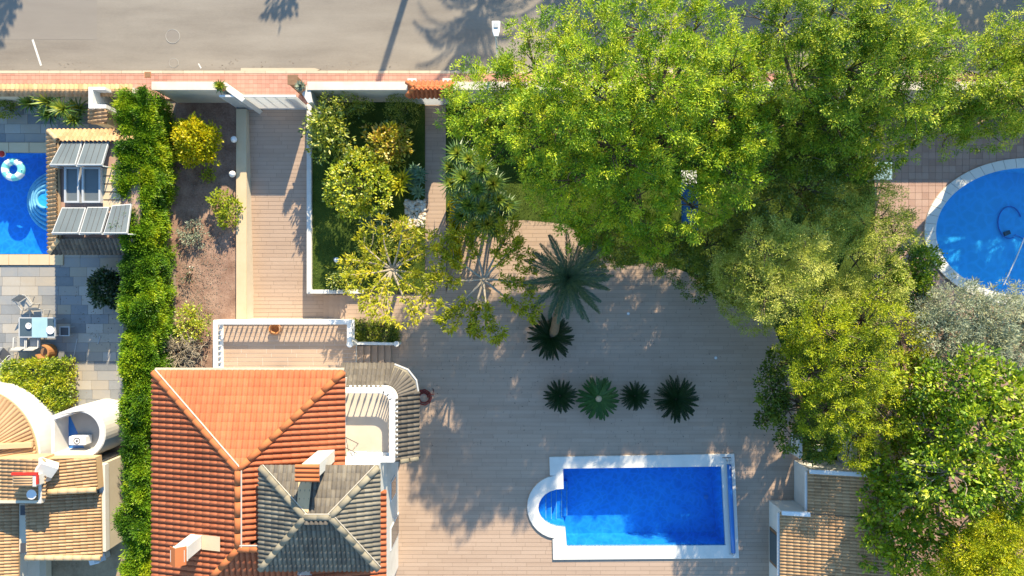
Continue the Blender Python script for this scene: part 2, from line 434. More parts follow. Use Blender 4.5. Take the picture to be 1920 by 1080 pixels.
LF['cycad_light'] = leafmat('young_cycad_fronds', [(0.02, 0.075, 0.012), (0.035, 0.12, 0.016), (0.055, 0.16, 0.02)], trans=.15, gloss=.05)
LF['palm'] = leafmat('date_palm_leaflets', [(0.03, 0.07, 0.03), (0.065, 0.115, 0.045), (0.14, 0.18, 0.06)], trans=.2, gloss=.08)
LF['yucca'] = leafmat('yucca_blades', [(0.02, 0.07, 0.008), (0.07, 0.17, 0.014), (0.22, 0.32, 0.03), (0.46, 0.46, 0.05)], trans=.2, gloss=.08)
LF['agave'] = leafmat('agave_blades', [(0.06, 0.15, 0.08), (0.14, 0.26, 0.14), (0.26, 0.37, 0.2)], trans=.15, gloss=.06)
LF['grass'] = leafmat('grass_blades', [(0.048, 0.096, 0.012), (0.108, 0.168, 0.022), (0.204, 0.252, 0.036)], trans=.22)
LF['grass_bright'] = leafmat('bright_grass_blades', [(0.1, 0.15, 0.012), (0.2, 0.25, 0.016), (0.3, 0.32, 0.025)], trans=.22)
LF['star'] = leafmat('star_tree_leaves', [(0.16, 0.2, 0.01), (0.34, 0.38, 0.014), (0.52, 0.51, 0.025), (0.64, 0.55, 0.04)], trans=.35)
LF['dry'] = leafmat('dry_twigs', [(0.16, 0.125, 0.1), (0.28, 0.23, 0.18), (0.36, 0.31, 0.25)], trans=.05, gloss=0)
LF['grey_leaf'] = leafmat('grey_green_leaves', [(0.14, 0.18, 0.12), (0.26, 0.31, 0.22), (0.38, 0.42, 0.32)], trans=.2)
LF['carob'] = leafmat('carob_leaves', [(.015, .045, .01), (.05, .10, .015), (.13, .20, .02), (.22, .28, .03)], trans=.2)
# ------------------------------------------------------------------ helpers: paving, tiled roofs, balustrades
def clip_rect(poly, x0, x1, y0, y1):
    def half(pts, f, inter):
        out = []
        for i in range(len(pts)):
            a = pts[i - 1]; b = pts[i]
            fa, fb = f(a), f(b)
            if fb:
                if not fa: out.append(inter(a, b))
                out.append(b)
            elif fa: out.append(inter(a, b))
        return out
    def ix(c): return lambda a, b: (c, a[1] + (b[1] - a[1]) * (c - a[0]) / (b[0] - a[0]))
    def iy(c): return lambda a, b: (a[0] + (b[0] - a[0]) * (c - a[1]) / (b[1] - a[1]), c)
    p = list(poly)
    for f, it in ((lambda q: q[0] >= x0, ix(x0)), (lambda q: q[0] <= x1, ix(x1)), (lambda q: q[1] >= y0, iy(y0)), (lambda q: q[1] <= y1, iy(y1))):
        if not p: return []
        p = half(p, f, it)
    return p

def area2(p):
    return abs(sum(p[i - 1][0] * p[i][1] - p[i][0] * p[i - 1][1] for i in range(len(p)))) / 2

def rect_minus(r, h):
    x0, x1, y0, y1 = r; a0, a1, b0, b1 = h
    if a1 <= x0 or a0 >= x1 or b1 <= y0 or b0 >= y1: return [r]
    out = []
    if b0 > y0: out.append((x0, x1, y0, b0))
    if b1 < y1: out.append((x0, x1, b1, y1))
    m0, m1 = max(y0, b0), min(y1, b1)
    if a0 > x0: out.append((x0, a0, m0, m1))
    if a1 < x1: out.append((a1, x1, m0, m1))
    return out

def pave(poly, pw, ph, z, gap=0.008, stagger=True, holes=(), zf=None, seed=1, jitter=0.0):
    """flat pieces pw x ph laid in rows, clipped to the outline"""
    rr = random.Random(seed)
    mb = MB()
    xs = [p[0] for p in poly]; ys = [p[1] for p in poly]
    y = min(ys)
    while y < max(ys):
        x = min(xs) - (rr.random() * pw if stagger else 0)
        while x < max(xs):
            w = pw * (1 + jitter * (rr.random() - .5))
            rects = [(x + gap / 2, x + w - gap / 2, y + gap / 2, y + ph - gap / 2)]
            for h in holes:
                rects = [q for r_ in rects for q in rect_minus(r_, h)]
            t = 0.001 + rr.random() * .998
            for r_ in rects:
                q = clip_rect(poly, *r_)
                if len(q) >= 3 and area2(q) > 1e-4:
                    mb.add([(a, b, z + (zf(a, b) if zf else 0)) for a, b in q], [tuple(range(len(q)))], t)
            x += w
        y += ph
    return mb

def inside_convex(q, poly):
    s = 0
    for i in range(len(poly)):
        a = poly[i - 1]; b = poly[i]
        c = (b[0] - a[0]) * (q[1] - a[1]) - (b[1] - a[1]) * (q[0] - a[0])
        if abs(c) < 1e-9: continue
        if s == 0: s = 1 if c > 0 else -1
        elif (c > 0) != (s > 0): return False
    return True

_tile_cache = {}
def tile_mesh(w, L, h, mat):
    key = (round(w, 3), round(L, 3), round(h, 3), mat.name)
    if key in _tile_cache: return _tile_cache[key]
    prof = [(-.5, .0), (-.40, .02), (-.27, .72), (0, 1), (.27, .72), (.40, .02), (.5, 0)]
    mb = MB()
    lo = [(u * w, 0, .022 + c * h) for u, c in prof]
    hi = [(u * w * .96, L * 1.12, c * h) for u, c in prof]
    lip = [(u * w, 0.004, -.02 + c * h * .7) for u, c in prof]
    n = len(prof)
    mb.add(lo + hi + lip, [(i, i + 1, n + i + 1, n + i) for i in range(n - 1)] + [(2 * n + i, 2 * n + i + 1, i + 1, i) for i in range(n - 1)])
    me = mb.mesh('roof_tile', recalc=False)
    me.materials.append(mat)
    for p in me.polygons:
        if p.index < n - 1: p.use_smooth = True
    _tile_cache[key] = me
    return me

class Quota:
    def __init__(self, n): self.n = n

def tiled_slope(parent, poly, w, L, h, mat, quota, seed=1, lift=0.03, take=lambda c: True, wob=0.0):
    """poly: convex planar polygon of Vectors, poly[0]->poly[1] the eave. Tiles as sub-parts of parent; past the quota joined."""
    rr = random.Random(seed)
    p0 = poly[0]; U = (poly[1] - poly[0]).normalized()
    N = (poly[1] - poly[0]).cross(poly[2] - poly[0]).normalized()
    if N.z < 0: N = -N
    V = N.cross(U)
    cen = sum(poly, Vector()) / len(poly)
    if V.dot(cen - p0) < 0: V = -V; U = -U
    O = p0 + N * lift
    uv = [((p - p0).dot(U), (p - p0).dot(V)) for p in poly]
    us = [q[0] for q in uv]; vs_ = [q[1] for q in uv]
    B = Matrix((U, V, N)).transposed()
    me = tile_mesh(w, L, h, mat)
    rest = MB()
    v = -0.06
    tiles = []
    while v < max(vs_):
        u = min(us) + w / 2
        while u - w / 2 < max(us):
            tiles.append((u, v)); u += w
        v += L
    rr.shuffle(tiles)
    for (u, v) in tiles:
        cs = [(u - w * .48, max(v, 0.0)), (u + w * .48, max(v, 0.0)), (u + w * .48, min(v + L, max(vs_) - .001)), (u - w * .48, min(v + L, max(vs_) - .001))]
        ins = [inside_convex(c, uv) for c in cs]
        a = rr.uniform(-wob, wob)
        M = Matrix.Translation(O + U * u + V * v) @ (B @ Matrix.Rotation(a, 3, 'Z')).to_4x4()
        if all(ins):
            if quota.n > 0 and take(O + U * u + V * (v + L / 2)):
                quota.n -= 1
                inst('roof_tile', me, M, parent)
            else:
                t = 0.001 + rr.random() * .998
                rest.add([M @ q.co for q in me.vertices], [tuple(pp.vertices) for pp in me.polygons], t)
        else:
            q = clip_rect(uv, u - w / 2, u + w / 2, v, v + L)
            if len(q) < 3 or area2(q) < 0.12 * w * L: continue
            bm = bmesh.new(); bm.from_mesh(me)
            bm.transform(Matrix.Translation((u, v, 0)))
            ccw = sum(uv[i - 1][0] * uv[i][1] - uv[i][0] * uv[i - 1][1] for i in range(len(uv))) > 0
            for i in range(len(uv)):
                a_, b_ = uv[i - 1], uv[i]
                if i == 1: continue                       # the eave stays open
                nx, ny = (b_[1] - a_[1]), -(b_[0] - a_[0])
                if not ccw: nx, ny = -nx, -ny
                bmesh.ops.bisect_plane(bm, geom=bm.verts[:] + bm.edges[:] + bm.faces[:], plane_co=(a_[0], a_[1], 0), plane_no=(nx, ny, 0), clear_outer=True)
            if len(bm.faces):
                bm.verts.index_update()
                MM = Matrix.Translation(O) @ B.to_4x4()
                rest.add([MM @ q_.co for q_ in bm.verts], [tuple(x.index for x in f.verts) for f in bm.faces], 0.001 + rr.random() * .998)
            bm.free()
    if rest.f:
        o = rest.build('roof_tiles', mat, parent, smooth=True, recalc=False)
        o['kind'] = 'stuff'

def roof_body(name, mat, parent, polys, thick=0.12):
    mb = MB()
    for poly in polys:
        n = len(poly)
        mb.add(list(poly) + [p - Vector((0, 0, thick)) for p in poly], [tuple(range(n)), tuple(n + i for i in reversed(range(n)))] + [(i, (i + 1) % n, n + (i + 1) % n, n + i) for i in range(n)])
    return mb.build(name, mat, parent)

_ridge_cache = {}
def ridge_caps(parent, a, b, r, seg, mat, name='ridge_tile', lift=0.05):
    key = (round(r, 3), round(seg, 3), mat.name)
    if key not in _ridge_cache:
        mb = MB(); n = 6
        for (x, rr_) in ((0, r * 1.0), (seg * 1.04, r * .97)):
            for k in range(n + 1):
                t = math.pi * k / n
                mb.v.append((x, math.cos(t) * rr_, math.sin(t) * rr_ * .8))
        for k in range(n):
            mb.f.append((k, k + 1, n + 2 + k, n + 1 + k)); mb.t.append(0)
        mb.f.append(tuple(range(n + 1))); mb.t.append(0)
        mb.f.append(tuple(reversed(range(n + 1, 2 * n + 2)))); mb.t.append(0)
        me = mb.mesh(name, recalc=True); me.materials.append(mat)
        for p in me.polygons[:n]: p.use_smooth = True
        _ridge_cache[key] = me
    me = _ridge_cache[key]
    a = Vector(a); b = Vector(b); d = b - a; Ln = d.length; d.normalize()
    s = Vector((0, 0, 1)).cross(d).normalized(); u = d.cross(s)
    B = Matrix((d, s, u)).transposed().to_4x4()
    n = max(1, round(Ln / seg))
    for i in range(n):
        inst(name, me, Matrix.Translation(a + d * (i * Ln / n) + u * lift) @ B @ Matrix.Rotation(R.uniform(-.03, .03), 4, 'X'), parent)

_bal_cache = {}
def balustrade(parent, pts, z0, h, pitch, rail_w=0.2, rail_h=0.09, closed=False, mat=None, br=0.05):
    mat = mat or MT['white_paint']
    key = (round(h, 2), round(br, 3))
    if key not in _bal_cache:
        hh = h - rail_h - .08
        mb = MB().lathe((0, 0, 0), [(br * .9, 0), (br * .9, .06 * hh), (br * .55, .12 * hh), (br, .32 * hh), (br * .5, .62 * hh), (br * .62, .88 * hh), (br * .9, .94 * hh), (br * .9, hh)], 8)
        me = mb.mesh('baluster', smooth=True); me.materials.append(mat); _bal_cache[key] = me
    me = _bal_cache[key]
    tr = MB(); brl = MB()
    sm = []
    for i in range(len(pts) - 1):
        a = Vector((*pts[i], 0)); b = Vector((*pts[i + 1], 0)); d = (b - a).normalized() * (rail_w * .35)
        e0 = d if i > 0 else Vector(); e1 = d if i < len(pts) - 2 else Vector()
        zz = 0.0012 * (i % 2)
        tr.bar(a - e0 + Vector((0, 0, z0 + h - rail_h / 2 + zz)), b + e1 + Vector((0, 0, z0 + h - rail_h / 2 + zz)), rail_w - zz, rail_h)
        brl.bar(a - e0 + Vector((0, 0, z0 + .04 + zz)), b + e1 + Vector((0, 0, z0 + .04 + zz)), rail_w * .8 - zz, .08)
    tr.build('top_rail', mat, parent, bevel=.012)
    brl.build('bottom_rail', mat, parent)
    for i in range(len(pts) - 1):
        a = Vector((*pts[i], 0)); b = Vector((*pts[i + 1], 0)); n = max(1, int((b - a).length / pitch))
        for k in range(n):
            q = a + (b - a) * ((k + .5) / n)
            inst('baluster', me, Matrix.Translation((q.x, q.y, z0 + .08)), parent)

def slabs(parent, poly, pw, ph, z, thick, mat, name, seed, gap=.012, stagger=True, holes=(), jitter=.5):
    """paving slabs as objects of their own, clipped to the outline"""
    rr = random.Random(seed)
    xs = [p[0] for p in poly]; ys = [p[1] for p in poly]
    y = min(ys); n = 0
    while y < max(ys):
        x = min(xs) - (rr.random() * pw if stagger else 0)
        while x < max(xs):
            w = pw * (1 + jitter * (rr.random() - .5))
            for r_ in [q for q in rect_list((x + gap / 2, x + w - gap / 2, y + gap / 2, y + ph - gap / 2), holes)]:
                q = clip_rect(poly, *r_)
                if len(q) >= 3 and area2(q) > .01:
                    MB().prism(q, z - thick, z + rr.uniform(-.003, .003)).build(name, mat, parent); n += 1
            x += w
        y += ph
    return n

def rect_list(r, holes):
    out = [r]
    for h in holes: out = [q for r_ in out for q in rect_minus(r_, h)]
    return out

def water_sheet(name, poly, z, mat):
    return tag(MB().sheet(poly, z).build(name, mat), kind='structure')

def basin(poly, z0, z1, mat, name, parent=None):
    """open pool shell: floor and walls"""
    mb = MB()
    n = len(poly)
    tri = tessellate_polygon([[Vector((x, y, 0)) for x, y in poly]])
    mb.add([(x, y, z0) for x, y in poly] + [(x, y, z1) for x, y in poly], [tuple(t) for t in tri] + [(i, (i + 1) % n, n + (i + 1) % n, n + i) for i in range(n)])
    return mb.build(name, mat, parent, recalc=False)

# ------------------------------------------------------------------ helpers: foliage
def norm(a):
    return a / np.maximum(np.linalg.norm(a, axis=1, keepdims=True), 1e-6)

def leaf_mesh(name, Pn, D, L, W, T, mat, parent=None, loc=None, fold=0.0, off=None):
    """one four-cornered leaf per row"""
    n = len(Pn)
    rv = RN.normal(size=(n, 3)) * .5 + np.array([.14, .42, .85])
    side = norm(np.cross(D, rv))
    up = np.cross(side, D)
    v = np.empty((n, 4, 3), dtype=np.float32)
    o = origin(parent) if parent is not None else (Vector(loc) if loc is not None else Vector((0, 0, 0)))
    Pn = Pn - np.array(o)
    L = np.asarray(L)[:, None]; W = np.asarray(W)[:, None]
    v[:, 0] = Pn
    v[:, 1] = Pn + D * L * .45 + side * W * .5 + up * W * fold
    v[:, 2] = Pn + D * L
    v[:, 3] = Pn + D * L * .45 - side * W * .5 + up * W * fold
    me = bpy.data.meshes.new(name)
    me.vertices.add(4 * n); me.vertices.foreach_set('co', v.reshape(-1))
    me.loops.add(4 * n); me.loops.foreach_set('vertex_index', np.arange(4 * n, dtype=np.int32))
    me.polygons.add(n)
    me.polygons.foreach_set('loop_start', np.arange(0, 4 * n, 4, dtype=np.int32))
    me.polygons.foreach_set('loop_total', np.full(n, 4, dtype=np.int32))
    at = me.attributes.new('tint', 'FLOAT', 'FACE')
    at.data.foreach_set('value', np.clip(T, 0, 1).astype(np.float32))
    me.update(calc_edges=True)
    me.materials.append(mat)
    ob = bpy.data.objects.new(name, me)
    COL.objects.link(ob)
    if parent is not None: ob.parent = parent
    elif loc is not None: ob.location = loc
    return ob

def sphere_dirs(n, zmin=-0.3):
    z = RN.uniform(zmin, 1, n); a = RN.uniform(0, 2 * np.pi, n); r = np.sqrt(1 - z * z)
    return np.stack([r * np.cos(a), r * np.sin(a), z], 1)

def fbm(pts, scale, seed):
    o = Vector((seed * 13.7, seed * 5.1, seed * 9.3))
    return np.array([noise.noise(Vector(p) * scale + o) for p in pts])

def clumps(lobes, spacing, zmin=-.35, seed=1, gap=-.22, gscale=1.1, inner=.25, rough=.16):
    """clump centres over the lobes: lumpy shell, some inside, holes by noise. lobes: (c, rx, ry, rz)"""
    C = []; O = []
    for k, (c, rx, ry, rz) in enumerate(lobes):
        a = 4 * math.pi * ((rx * ry) ** 1.6 / 3 + (rx * rz) ** 1.6 / 3 + (ry * rz) ** 1.6 / 3) ** (1 / 1.6) * (1 - zmin) / 2
        n = max(6, int(a / (spacing * spacing)))
        d = sphere_dirs(n, zmin)
        f = 1 - np.abs(RN.normal(0, rough, n))
        m = RN.random(n) < inner
        f[m] *= RN.uniform(.45, .95, m.sum())
        p = d * f[:, None] * np.array([rx, ry, rz]) + np.array(c)
        # lumps
        lump = fbm(p, 1.0 / max(.5, rx * .45), seed + k)
        lump2 = fbm(p, 1.5, seed + k + 77)
        p = p + d * (lump * .5 * min(rx, rz) + lump2 * min(.38, .25 * min(rx, rz)))[:, None]
        keep = fbm(p, gscale, seed + 40) > gap
        C.append(p[keep]); O.append(d[keep])
    return np.concatenate(C), np.concatenate(O)

def leaves_from(C, O, per, crad, L, W, tvar=.28, up=.35, outw=.55, flat=1.0, cl_t=None, spread=1.0):
    n = len(C)
    ct = (RN.random(n) * .7 + .15) if cl_t is None else cl_t
    idx = np.repeat(np.arange(n), per)
    off = RN.normal(size=(n * per, 3)) * .55
    off[:, 2] *= flat
    Pn = C[idx] + off * crad
    D = norm(off * spread + O[idx] * outw + np.array([0, 0, up * .5]) + RN.normal(size=(n * per, 3)) * .25)
    ln = L * RN.uniform(.65, 1.3, n * per); wd = W * RN.uniform(.7, 1.25, n * per)
    T = ct[idx] + RN.normal(0, tvar, n * per)
    return Pn, D, ln, wd, T

def lobe_px(l, zs=.75):
    x, y, r, z = l[:4]
    k = S * (H - z) / H
    rz = l[4] if len(l) > 4 else r * k * zs
    return (P(x, y, z), r * k, r * k, rz)

def limb(mb, a, b, r0, r1, bend=.25, n=5):
    a = Vector(a); b = Vector(b); d = b - a
    w = Vector((R.uniform(-1, 1), R.uniform(-1, 1), R.uniform(.1, .6))) * d.length * bend * .5
    pts = [a + d * t + w * math.sin(math.pi * t) for t in [i / n for i in range(n + 1)]]
    mb.tube(pts, [r0 + (r1 - r0) * i / n for i in range(n + 1)], 7)
    return pts

def tree(name, label, base, lobes, leaf, trunk_r=.16, fork=.4, spacing=.30, per=14, crad=.2, L=.16, W=.06, seed=1, bark='bark', group=None, cat='tree', gap=-.2, zmin=-.4, twigs=60, zs=.75, gscale=1.1, inner=.25, up=.35, outw=.55, flat=1.0, twig_mat=None, rough=.16, tvar=.2, z0=0.0, big=1.5, fine=True):
    """base: plan pixel of the foot; lobes: (photo x, photo y, radius px, height z[, rz m])"""
    L *= big * .6; W *= big * .72; inner = max(inner, .3); per = int(per * 2.5); tvar *= .55; spacing *= 1.05; crad *= .8; per = int(per * .92)
    if fine: L *= .74; W *= .66; per = int(per * 1.75)
    b = G(*base, z0)
    t = thing(name, label, cat, b, group)
    lb = [lobe_px(l, zs) for l in lobes]
    zl = min(l[0].z - l[3] * .5 for l in lb)
    top = max(l[0].z for l in lb)
    cx = sum(l[0].x for l in lb) / len(lb); cy = sum(l[0].y for l in lb) / len(lb)
    fk = Vector((b.x + (cx - b.x) * .45, b.y + (cy - b.y) * .45, z0 + max(.35, (zl - z0) * .8 + (top - z0) * fork * .2)))
    mb = MB()
    pts = limb(mb, b - Vector((0, 0, .1)), fk, trunk_r * 1.25, trunk_r * .85, .12)
    mb.build('trunk', MT[bark], t, smooth=True)
    lm = MB()
    for l in lb:
        limb(lm, fk, l[0] - Vector((0, 0, l[3] * .25)), trunk_r * .55, trunk_r * .16, .25)
    C, O = clumps(lb, spacing, zmin, seed, gap, gscale, inner, rough)
    # twigs: thin bare shoots from lobe centres to clumps
    for i in RN.choice(len(C), min(twigs, len(C)), replace=False):
        c = Vector(C[i]); l = min(lb, key=lambda q: (q[0] - c).length)
        limb(lm, l[0] - Vector((0, 0, l[3] * .25)), c, .035, .012, .3, 4)
    lm.build('limbs', MT[twig_mat or bark], t, smooth=True)
    leaf_mesh('crown', *leaves_from(C, O, per, crad, L, W, tvar, up, outw, flat), LF[leaf], t)
    return t

def bush(name, label, c, r, h, leaf, cat='shrub', spacing=.16, per=12, crad=.12, L=.11, W=.06, seed=1, group=None, gap=-.5, z0=0.0, up=.5, outw=.5, lobes=None, inner=.25, rough=.12, zmin=-.15, tvar=.2, ry=None):
    """round shrub: c photo pixel of the crown's middle, r metres, h metres"""
    z = z0 + h * .5
    q = P(*c, z)
    b = Vector((q.x, q.y, z0))
    t = thing(name, label, cat, b, group)
    st = MB()
    for k in range(5):
        a = k * 1.257 + R.random()
        limb(st, b + Vector((math.cos(a) * .05, math.sin(a) * .05, -.05)), b + Vector((math.cos(a) * r * .5, math.sin(a) * r * .5, h * .6)), .03, .012, .2, 4)
    st.build('stems', MT['bark'], t, smooth=True)
    if lobes is None:
        lb = [(Vector((b.x, b.y, z0 + h * .45)), r, ry or r, h * .55)]
    else:
        lb = [(Vector((b.x + dx * r, b.y + dy * r, z0 + h * (.45 + dz))), r * s_, r * s_, h * .5 * s_) for dx, dy, dz, s_ in lobes]
    C, O = clumps(lb, spacing, zmin, seed, gap, 2.5, inner, rough)
    leaf_mesh('foliage', *leaves_from(C, O, per, crad, L, W, tvar, up, outw), LF[leaf], t)
    return t

LUMPY = [(0, 0, 0, .72), (.5, .2, -.05, .5), (-.45, .35, -.08, .52), (-.3, -.5, -.05, .5), (.4, -.45, -.1, .48), (.05, .55, .05, .42)]

_frond_cache = {}
def frond_mesh(kind, mat, var=0):
    """unit-length feather leaf along +X, arching; leaflets on both sides of a stalk"""
    key = (kind, mat.name, var)
    if key in _frond_cache: return _frond_cache[key]
    rr = random.Random(var * 7 + 3)
    mb = MB()
    if kind == 'cycad': n, wl, ang, lift, drop, wd = 26, .13, 58, .30, .46, .036
    elif kind == 'palm': n, wl, ang, lift, drop, wd = 30, .18, 42, .42, .68, .024
    else: n, wl, ang, lift, drop, wd = 24, .3, 50, .3, .5, .05
    bend = rr.uniform(-.16, .16) if kind == 'palm' else 0
    drop *= rr.uniform(.85, 1.2)
    def pt(t): return Vector((t * (1 - .08 * t * t), bend * t * t, lift * t - drop * t * t))
    for i in range(5):
        a = pt(i / 5); b = pt((i + 1) / 5); r = .012 * (1 - i / 6)
        mb.add([a + Vector((0, -r, 0)), a + Vector((0, r, 0)), b + Vector((0, r * .8, .0)), b + Vector((0, -r * .8, 0))], [(0, 1, 2, 3)], .6)
    for i in range(n):
        t = .12 + .88 * i / (n - 1)
        p = pt(t); l = wl * math.sin(math.pi * (.16 + .80 * t)) ** .6 * rr.uniform(.85, 1.1)
        for s in (-1, 1):
            a = math.radians(ang + rr.uniform(-6, 6)) * (1 - .35 * t)
            d = Vector((math.cos(a), s * math.sin(a), .22 if kind == 'cycad' else .05 - .25 * rr.random()))
            d.normalize()
            sd = Vector((math.sin(a), -s * math.cos(a), 0)) * wd * .5
            q = p + d * l
            mb.add([p, p + d * l * .4 + sd, q, p + d * l * .4 - sd], [(0, 1, 2, 3)], rr.uniform(.15, .85))
    me = mb.mesh('frond', recalc=False); me.materials.append(mat)
    _frond_cache[key] = me
    return me

def feather_crown(parent, c, rad, n, kind, mat, elev=(5, 70), seed=1, scale_z=1.0):
    rr = random.Random(seed)
    for i in range(n):
        a = i * 2.39996 + rr.uniform(-.12, .12)
        f = i / n
        e = math.radians(elev[0] + (elev[1] - elev[0]) * f + rr.uniform(-5, 5))
        s = rad * rr.uniform(.9, 1.06) * (1.0 if f < .6 else 1.0 - .25 * (f - .6))
        M = Matrix.Translation(c) @ Matrix.Rotation(a, 4, 'Z') @ Matrix.Rotation(-e, 4, 'Y') @ Matrix.Rotation(rr.uniform(-.2, .2), 4, 'X') @ Matrix.Scale(s, 4)
        inst('frond', frond_mesh(kind, mat, rr.randrange(4)), M, parent)

def rosette(lst, c, rad, n, width, droop=.4, seed=1, tilt=None, tint=None):
    """sword leaves round a point, appended as 2-piece blades to lst = MB"""
    rr = random.Random(seed)
    c = Vector(c)
    tl = tilt or Vector((0, 0, 1))
    rot = Vector((0, 0, 1)).rotation_difference(tl)
    for i in range(n):
        a = i * 2.39996; e = math.radians(8 + 72 * (i / n) + rr.uniform(-6, 6))
        l = rad * rr.uniform(.8, 1.1)
        d = Vector((math.cos(a) * math.cos(e), math.sin(a) * math.cos(e), math.sin(e)))
        s = Vector((-math.sin(a), math.cos(a), 0)) * width * .5
        m = d * l * .5; t_ = d * l - Vector((0, 0, droop * l * (1 - i / n)))
        q = [rot @ v for v in (s * .7, -s * .7, m + s, m - s, t_)]
        t = tint if tint is not None else min(.98, .1 + .75 * (i / n) + rr.uniform(-.12, .25))
        lst.add([c + v for v in q], [(0, 2, 3, 1), (2, 4, 3)], max(.02, t))
# ================================================================== THE SETTING
def rect_px(x0, x1, y0, y1, z=0.0):
    return [P2(x0, y1, z), P2(x1, y1, z), P2(x1, y0, z), P2(x0, y0, z)]

# main pool outline (water side) and coping outline
def main_pool(inset=0.0, z=0.1):
    c = P(1056, 952, z)
    pts = [P2(1352, 875, z), P2(1360, 1022, z), P2(1063, 1024, z), P2(1060, 988, z)]
    r = 0.98
    for k in range(13):
        a = math.radians(-90 - 15 * k)
        pts.append((c.x - .05 + r * 1.18 * math.cos(a) * (1 if True else 1), c.y + .0 + r * .93 * math.sin(a)))
    pts += [P2(1057, 917, z), P2(1056, 879, z)]
    return pts
POOL_IN = main_pool()
def main_coping(z=0.1):
    c = P(1048, 951, z)
    pts = [P2(1377, 851, z), P2(1386, 1047, z), P2(1037, 1050, z), P2(1036, 1012, z)]
    for k in range(15):
        a = math.radians(-98 - 11.7 * k)
        pts.append((c.x + 1.55 * math.cos(a), c.y + 1.55 * math.sin(a)))
    pts += [P2(1031, 892, z), P2(1030, 857, z)]
    return pts
POOL_OUT = main_coping()

LEFT_POOL = rect_px(-190, 98, 287, 476)
def ell(cx, cy, rx, ry, n=48, z=0.0):
    return [P2(cx + rx * math.cos(2 * math.pi * k / n), cy - ry * math.sin(2 * math.pi * k / n), z) for k in range(n)]
RIGHT_POOL = ell(1925, 435, 173, 121)
RIGHT_OUT = ell(1925, 435, 192, 137)

def drive_z(x, y):
    y0 = P(0, 204).y; y1 = P(0, 545).y
    t = min(1, max(0, (y0 - y) / (y0 - y1)))
    return -0.6 * t
DRIVE = [P2(459, 602), P2(459, 204), P2(582, 204), P2(582, 552), P2(652, 552), P2(652, 602)]

holes = [POOL_IN, LEFT_POOL, RIGHT_POOL, DRIVE]
tag(MB().sheet([(-400, -400), (400, -400), (400, 400), (-400, 400)], -.06, holes).build('ground', MT['earth']), kind='structure')

# road across the top, pavement and kerb
yk = P(0, 134).y
tag(MB().sheet([(-120, yk), (120, yk), (120, yk + 9.4), (-120, yk + 9.4)], -.01).build('road', MT['asphalt']), kind='structure')
q = [P2(-300, 74), P2(182, 74), P2(182, -120), P2(-300, -120)]
tag(MB().sheet(q, -.006).build('road_patch', MT['asphalt_patch']), kind='structure')
mb = MB()
for (x0, y0, x1, y1, w) in ((61, 74, 77, 123, .1), (372, 119, 377, 128, .06)):
    a = P(x0, y0); b = P(x1, y1); d = (b - a).normalized(); s = Vector((d.y, -d.x, 0)) * w / 2
    mb.add([a + s, b + s, b - s, a - s], [(0, 1, 2, 3)])
for v in range(len(mb.v)): mb.v[v] = (mb.v[v][0], mb.v[v][1], -.002)
tag(mb.build('road_marking', MT['road_paint']), kind='structure')
mh = thing('manhole_cover', 'round iron manhole cover set in the road above the driveway gate', 'manhole', P(324, 68))
MB().lathe(P(324, 68, -.008), [(.33, 0), (.33, .006)], 28).build('cover', MT['asphalt_patch'], mh)
MB().torus(P(324, 68, -.004), .34, .014, 28, 6).build('rim', MT['concrete'], mh)
mh = thing('manhole_cover', 'smaller faint round cover in the road near the pink pavement', 'manhole', P(326, 118))
MB().lathe(P(326, 118, -.008), [(.22, 0), (.22, .005)], 24).build('cover', MT['asphalt'], mh)
MB().torus(P(326, 118, -.004), .23, .008, 24, 6).build('rim', MT['concrete'], mh)

y_wall = 9.36
WZ0 = 2.3
pv_poly = [(-60, 9.2), (P(424, 0, WZ0).x, 9.2), (P(458, 0, WZ0).x, 8.74), (P(577, 0, WZ0).x, 8.74), (P(580, 0, WZ0).x, 9.2), (60, 9.2), (60, yk - .14), (-60, yk - .14)]
pv = tag(MB().prism(pv_poly, -.05, .10).build('pavement', MT['grout']), kind='structure')
tp = pave(pv_poly, .2, .2, .106, gap=.012, stagger=False, seed=3).build('paving_tiles', MT['pink_paving'], pv, recalc=False)
tp['kind'] = 'stuff'
kb = tag(MB().box(-60, 60, yk - .14, yk, -.2, .085).build('kerb', MT['grout']), kind='structure')
me = None
x = -34.0
while x < 34:
    o = MB().box(x + .006, x + .994, yk - .135, yk + .006, -.18, .115 if not (450 < x / S + 960 < 598) else .112)
    o.build('kerb_stone', MT['kerb_stone'], kb, bevel=.012); x += 1.0
lip = tag(MB().prism([P2(452, 136), P2(592, 136), P2(600, 131), P2(590, 128), P2(452, 128)], -.05, .05).build('dropped_kerb_ramp', MT['kerb_stone'], bevel=.015), kind='structure')
yf = yk + 9.4
tag(MB().prism([(-120, yf), (120, yf), (120, yf + 3), (-120, yf + 3)], -.05, .11).build('far_pavement', MT['pink_paving']), kind='structure')
# leaning paving note: planting strip beyond the far pavement is the open ground sheet

# left neighbour's stone patio and strip by the street wall
pt_poly = [P2(-190, 498), P2(122, 498), P2(122, 478), P2(330, 478), P2(330, 860), P2(-190, 860)]
pt = tag(MB().prism(pt_poly, -.1, .0).build('patio', MT['grout']), kind='structure')
slabs(pt, [P2(-30, 498), P2(100, 498), P2(100, 478), P2(232, 478), P2(232, 766), P2(-30, 766)], .86, .46, .022, .03, MT['stone_slab'], 'paving_slab', 5)
top_poly = [P2(-190, 192), P2(330, 192), P2(330, 268), P2(98, 268), P2(-190, 268)]
pt2 = tag(MB().prism(top_poly, -.1, .0).build('upper_patio', MT['grout']), kind='structure')
slabs(pt2, [P2(-30, 194), P2(228, 194), P2(228, 268), P2(-30, 268)], .86, .46, .022, .03, MT['stone_slab'], 'paving_slab', 6)
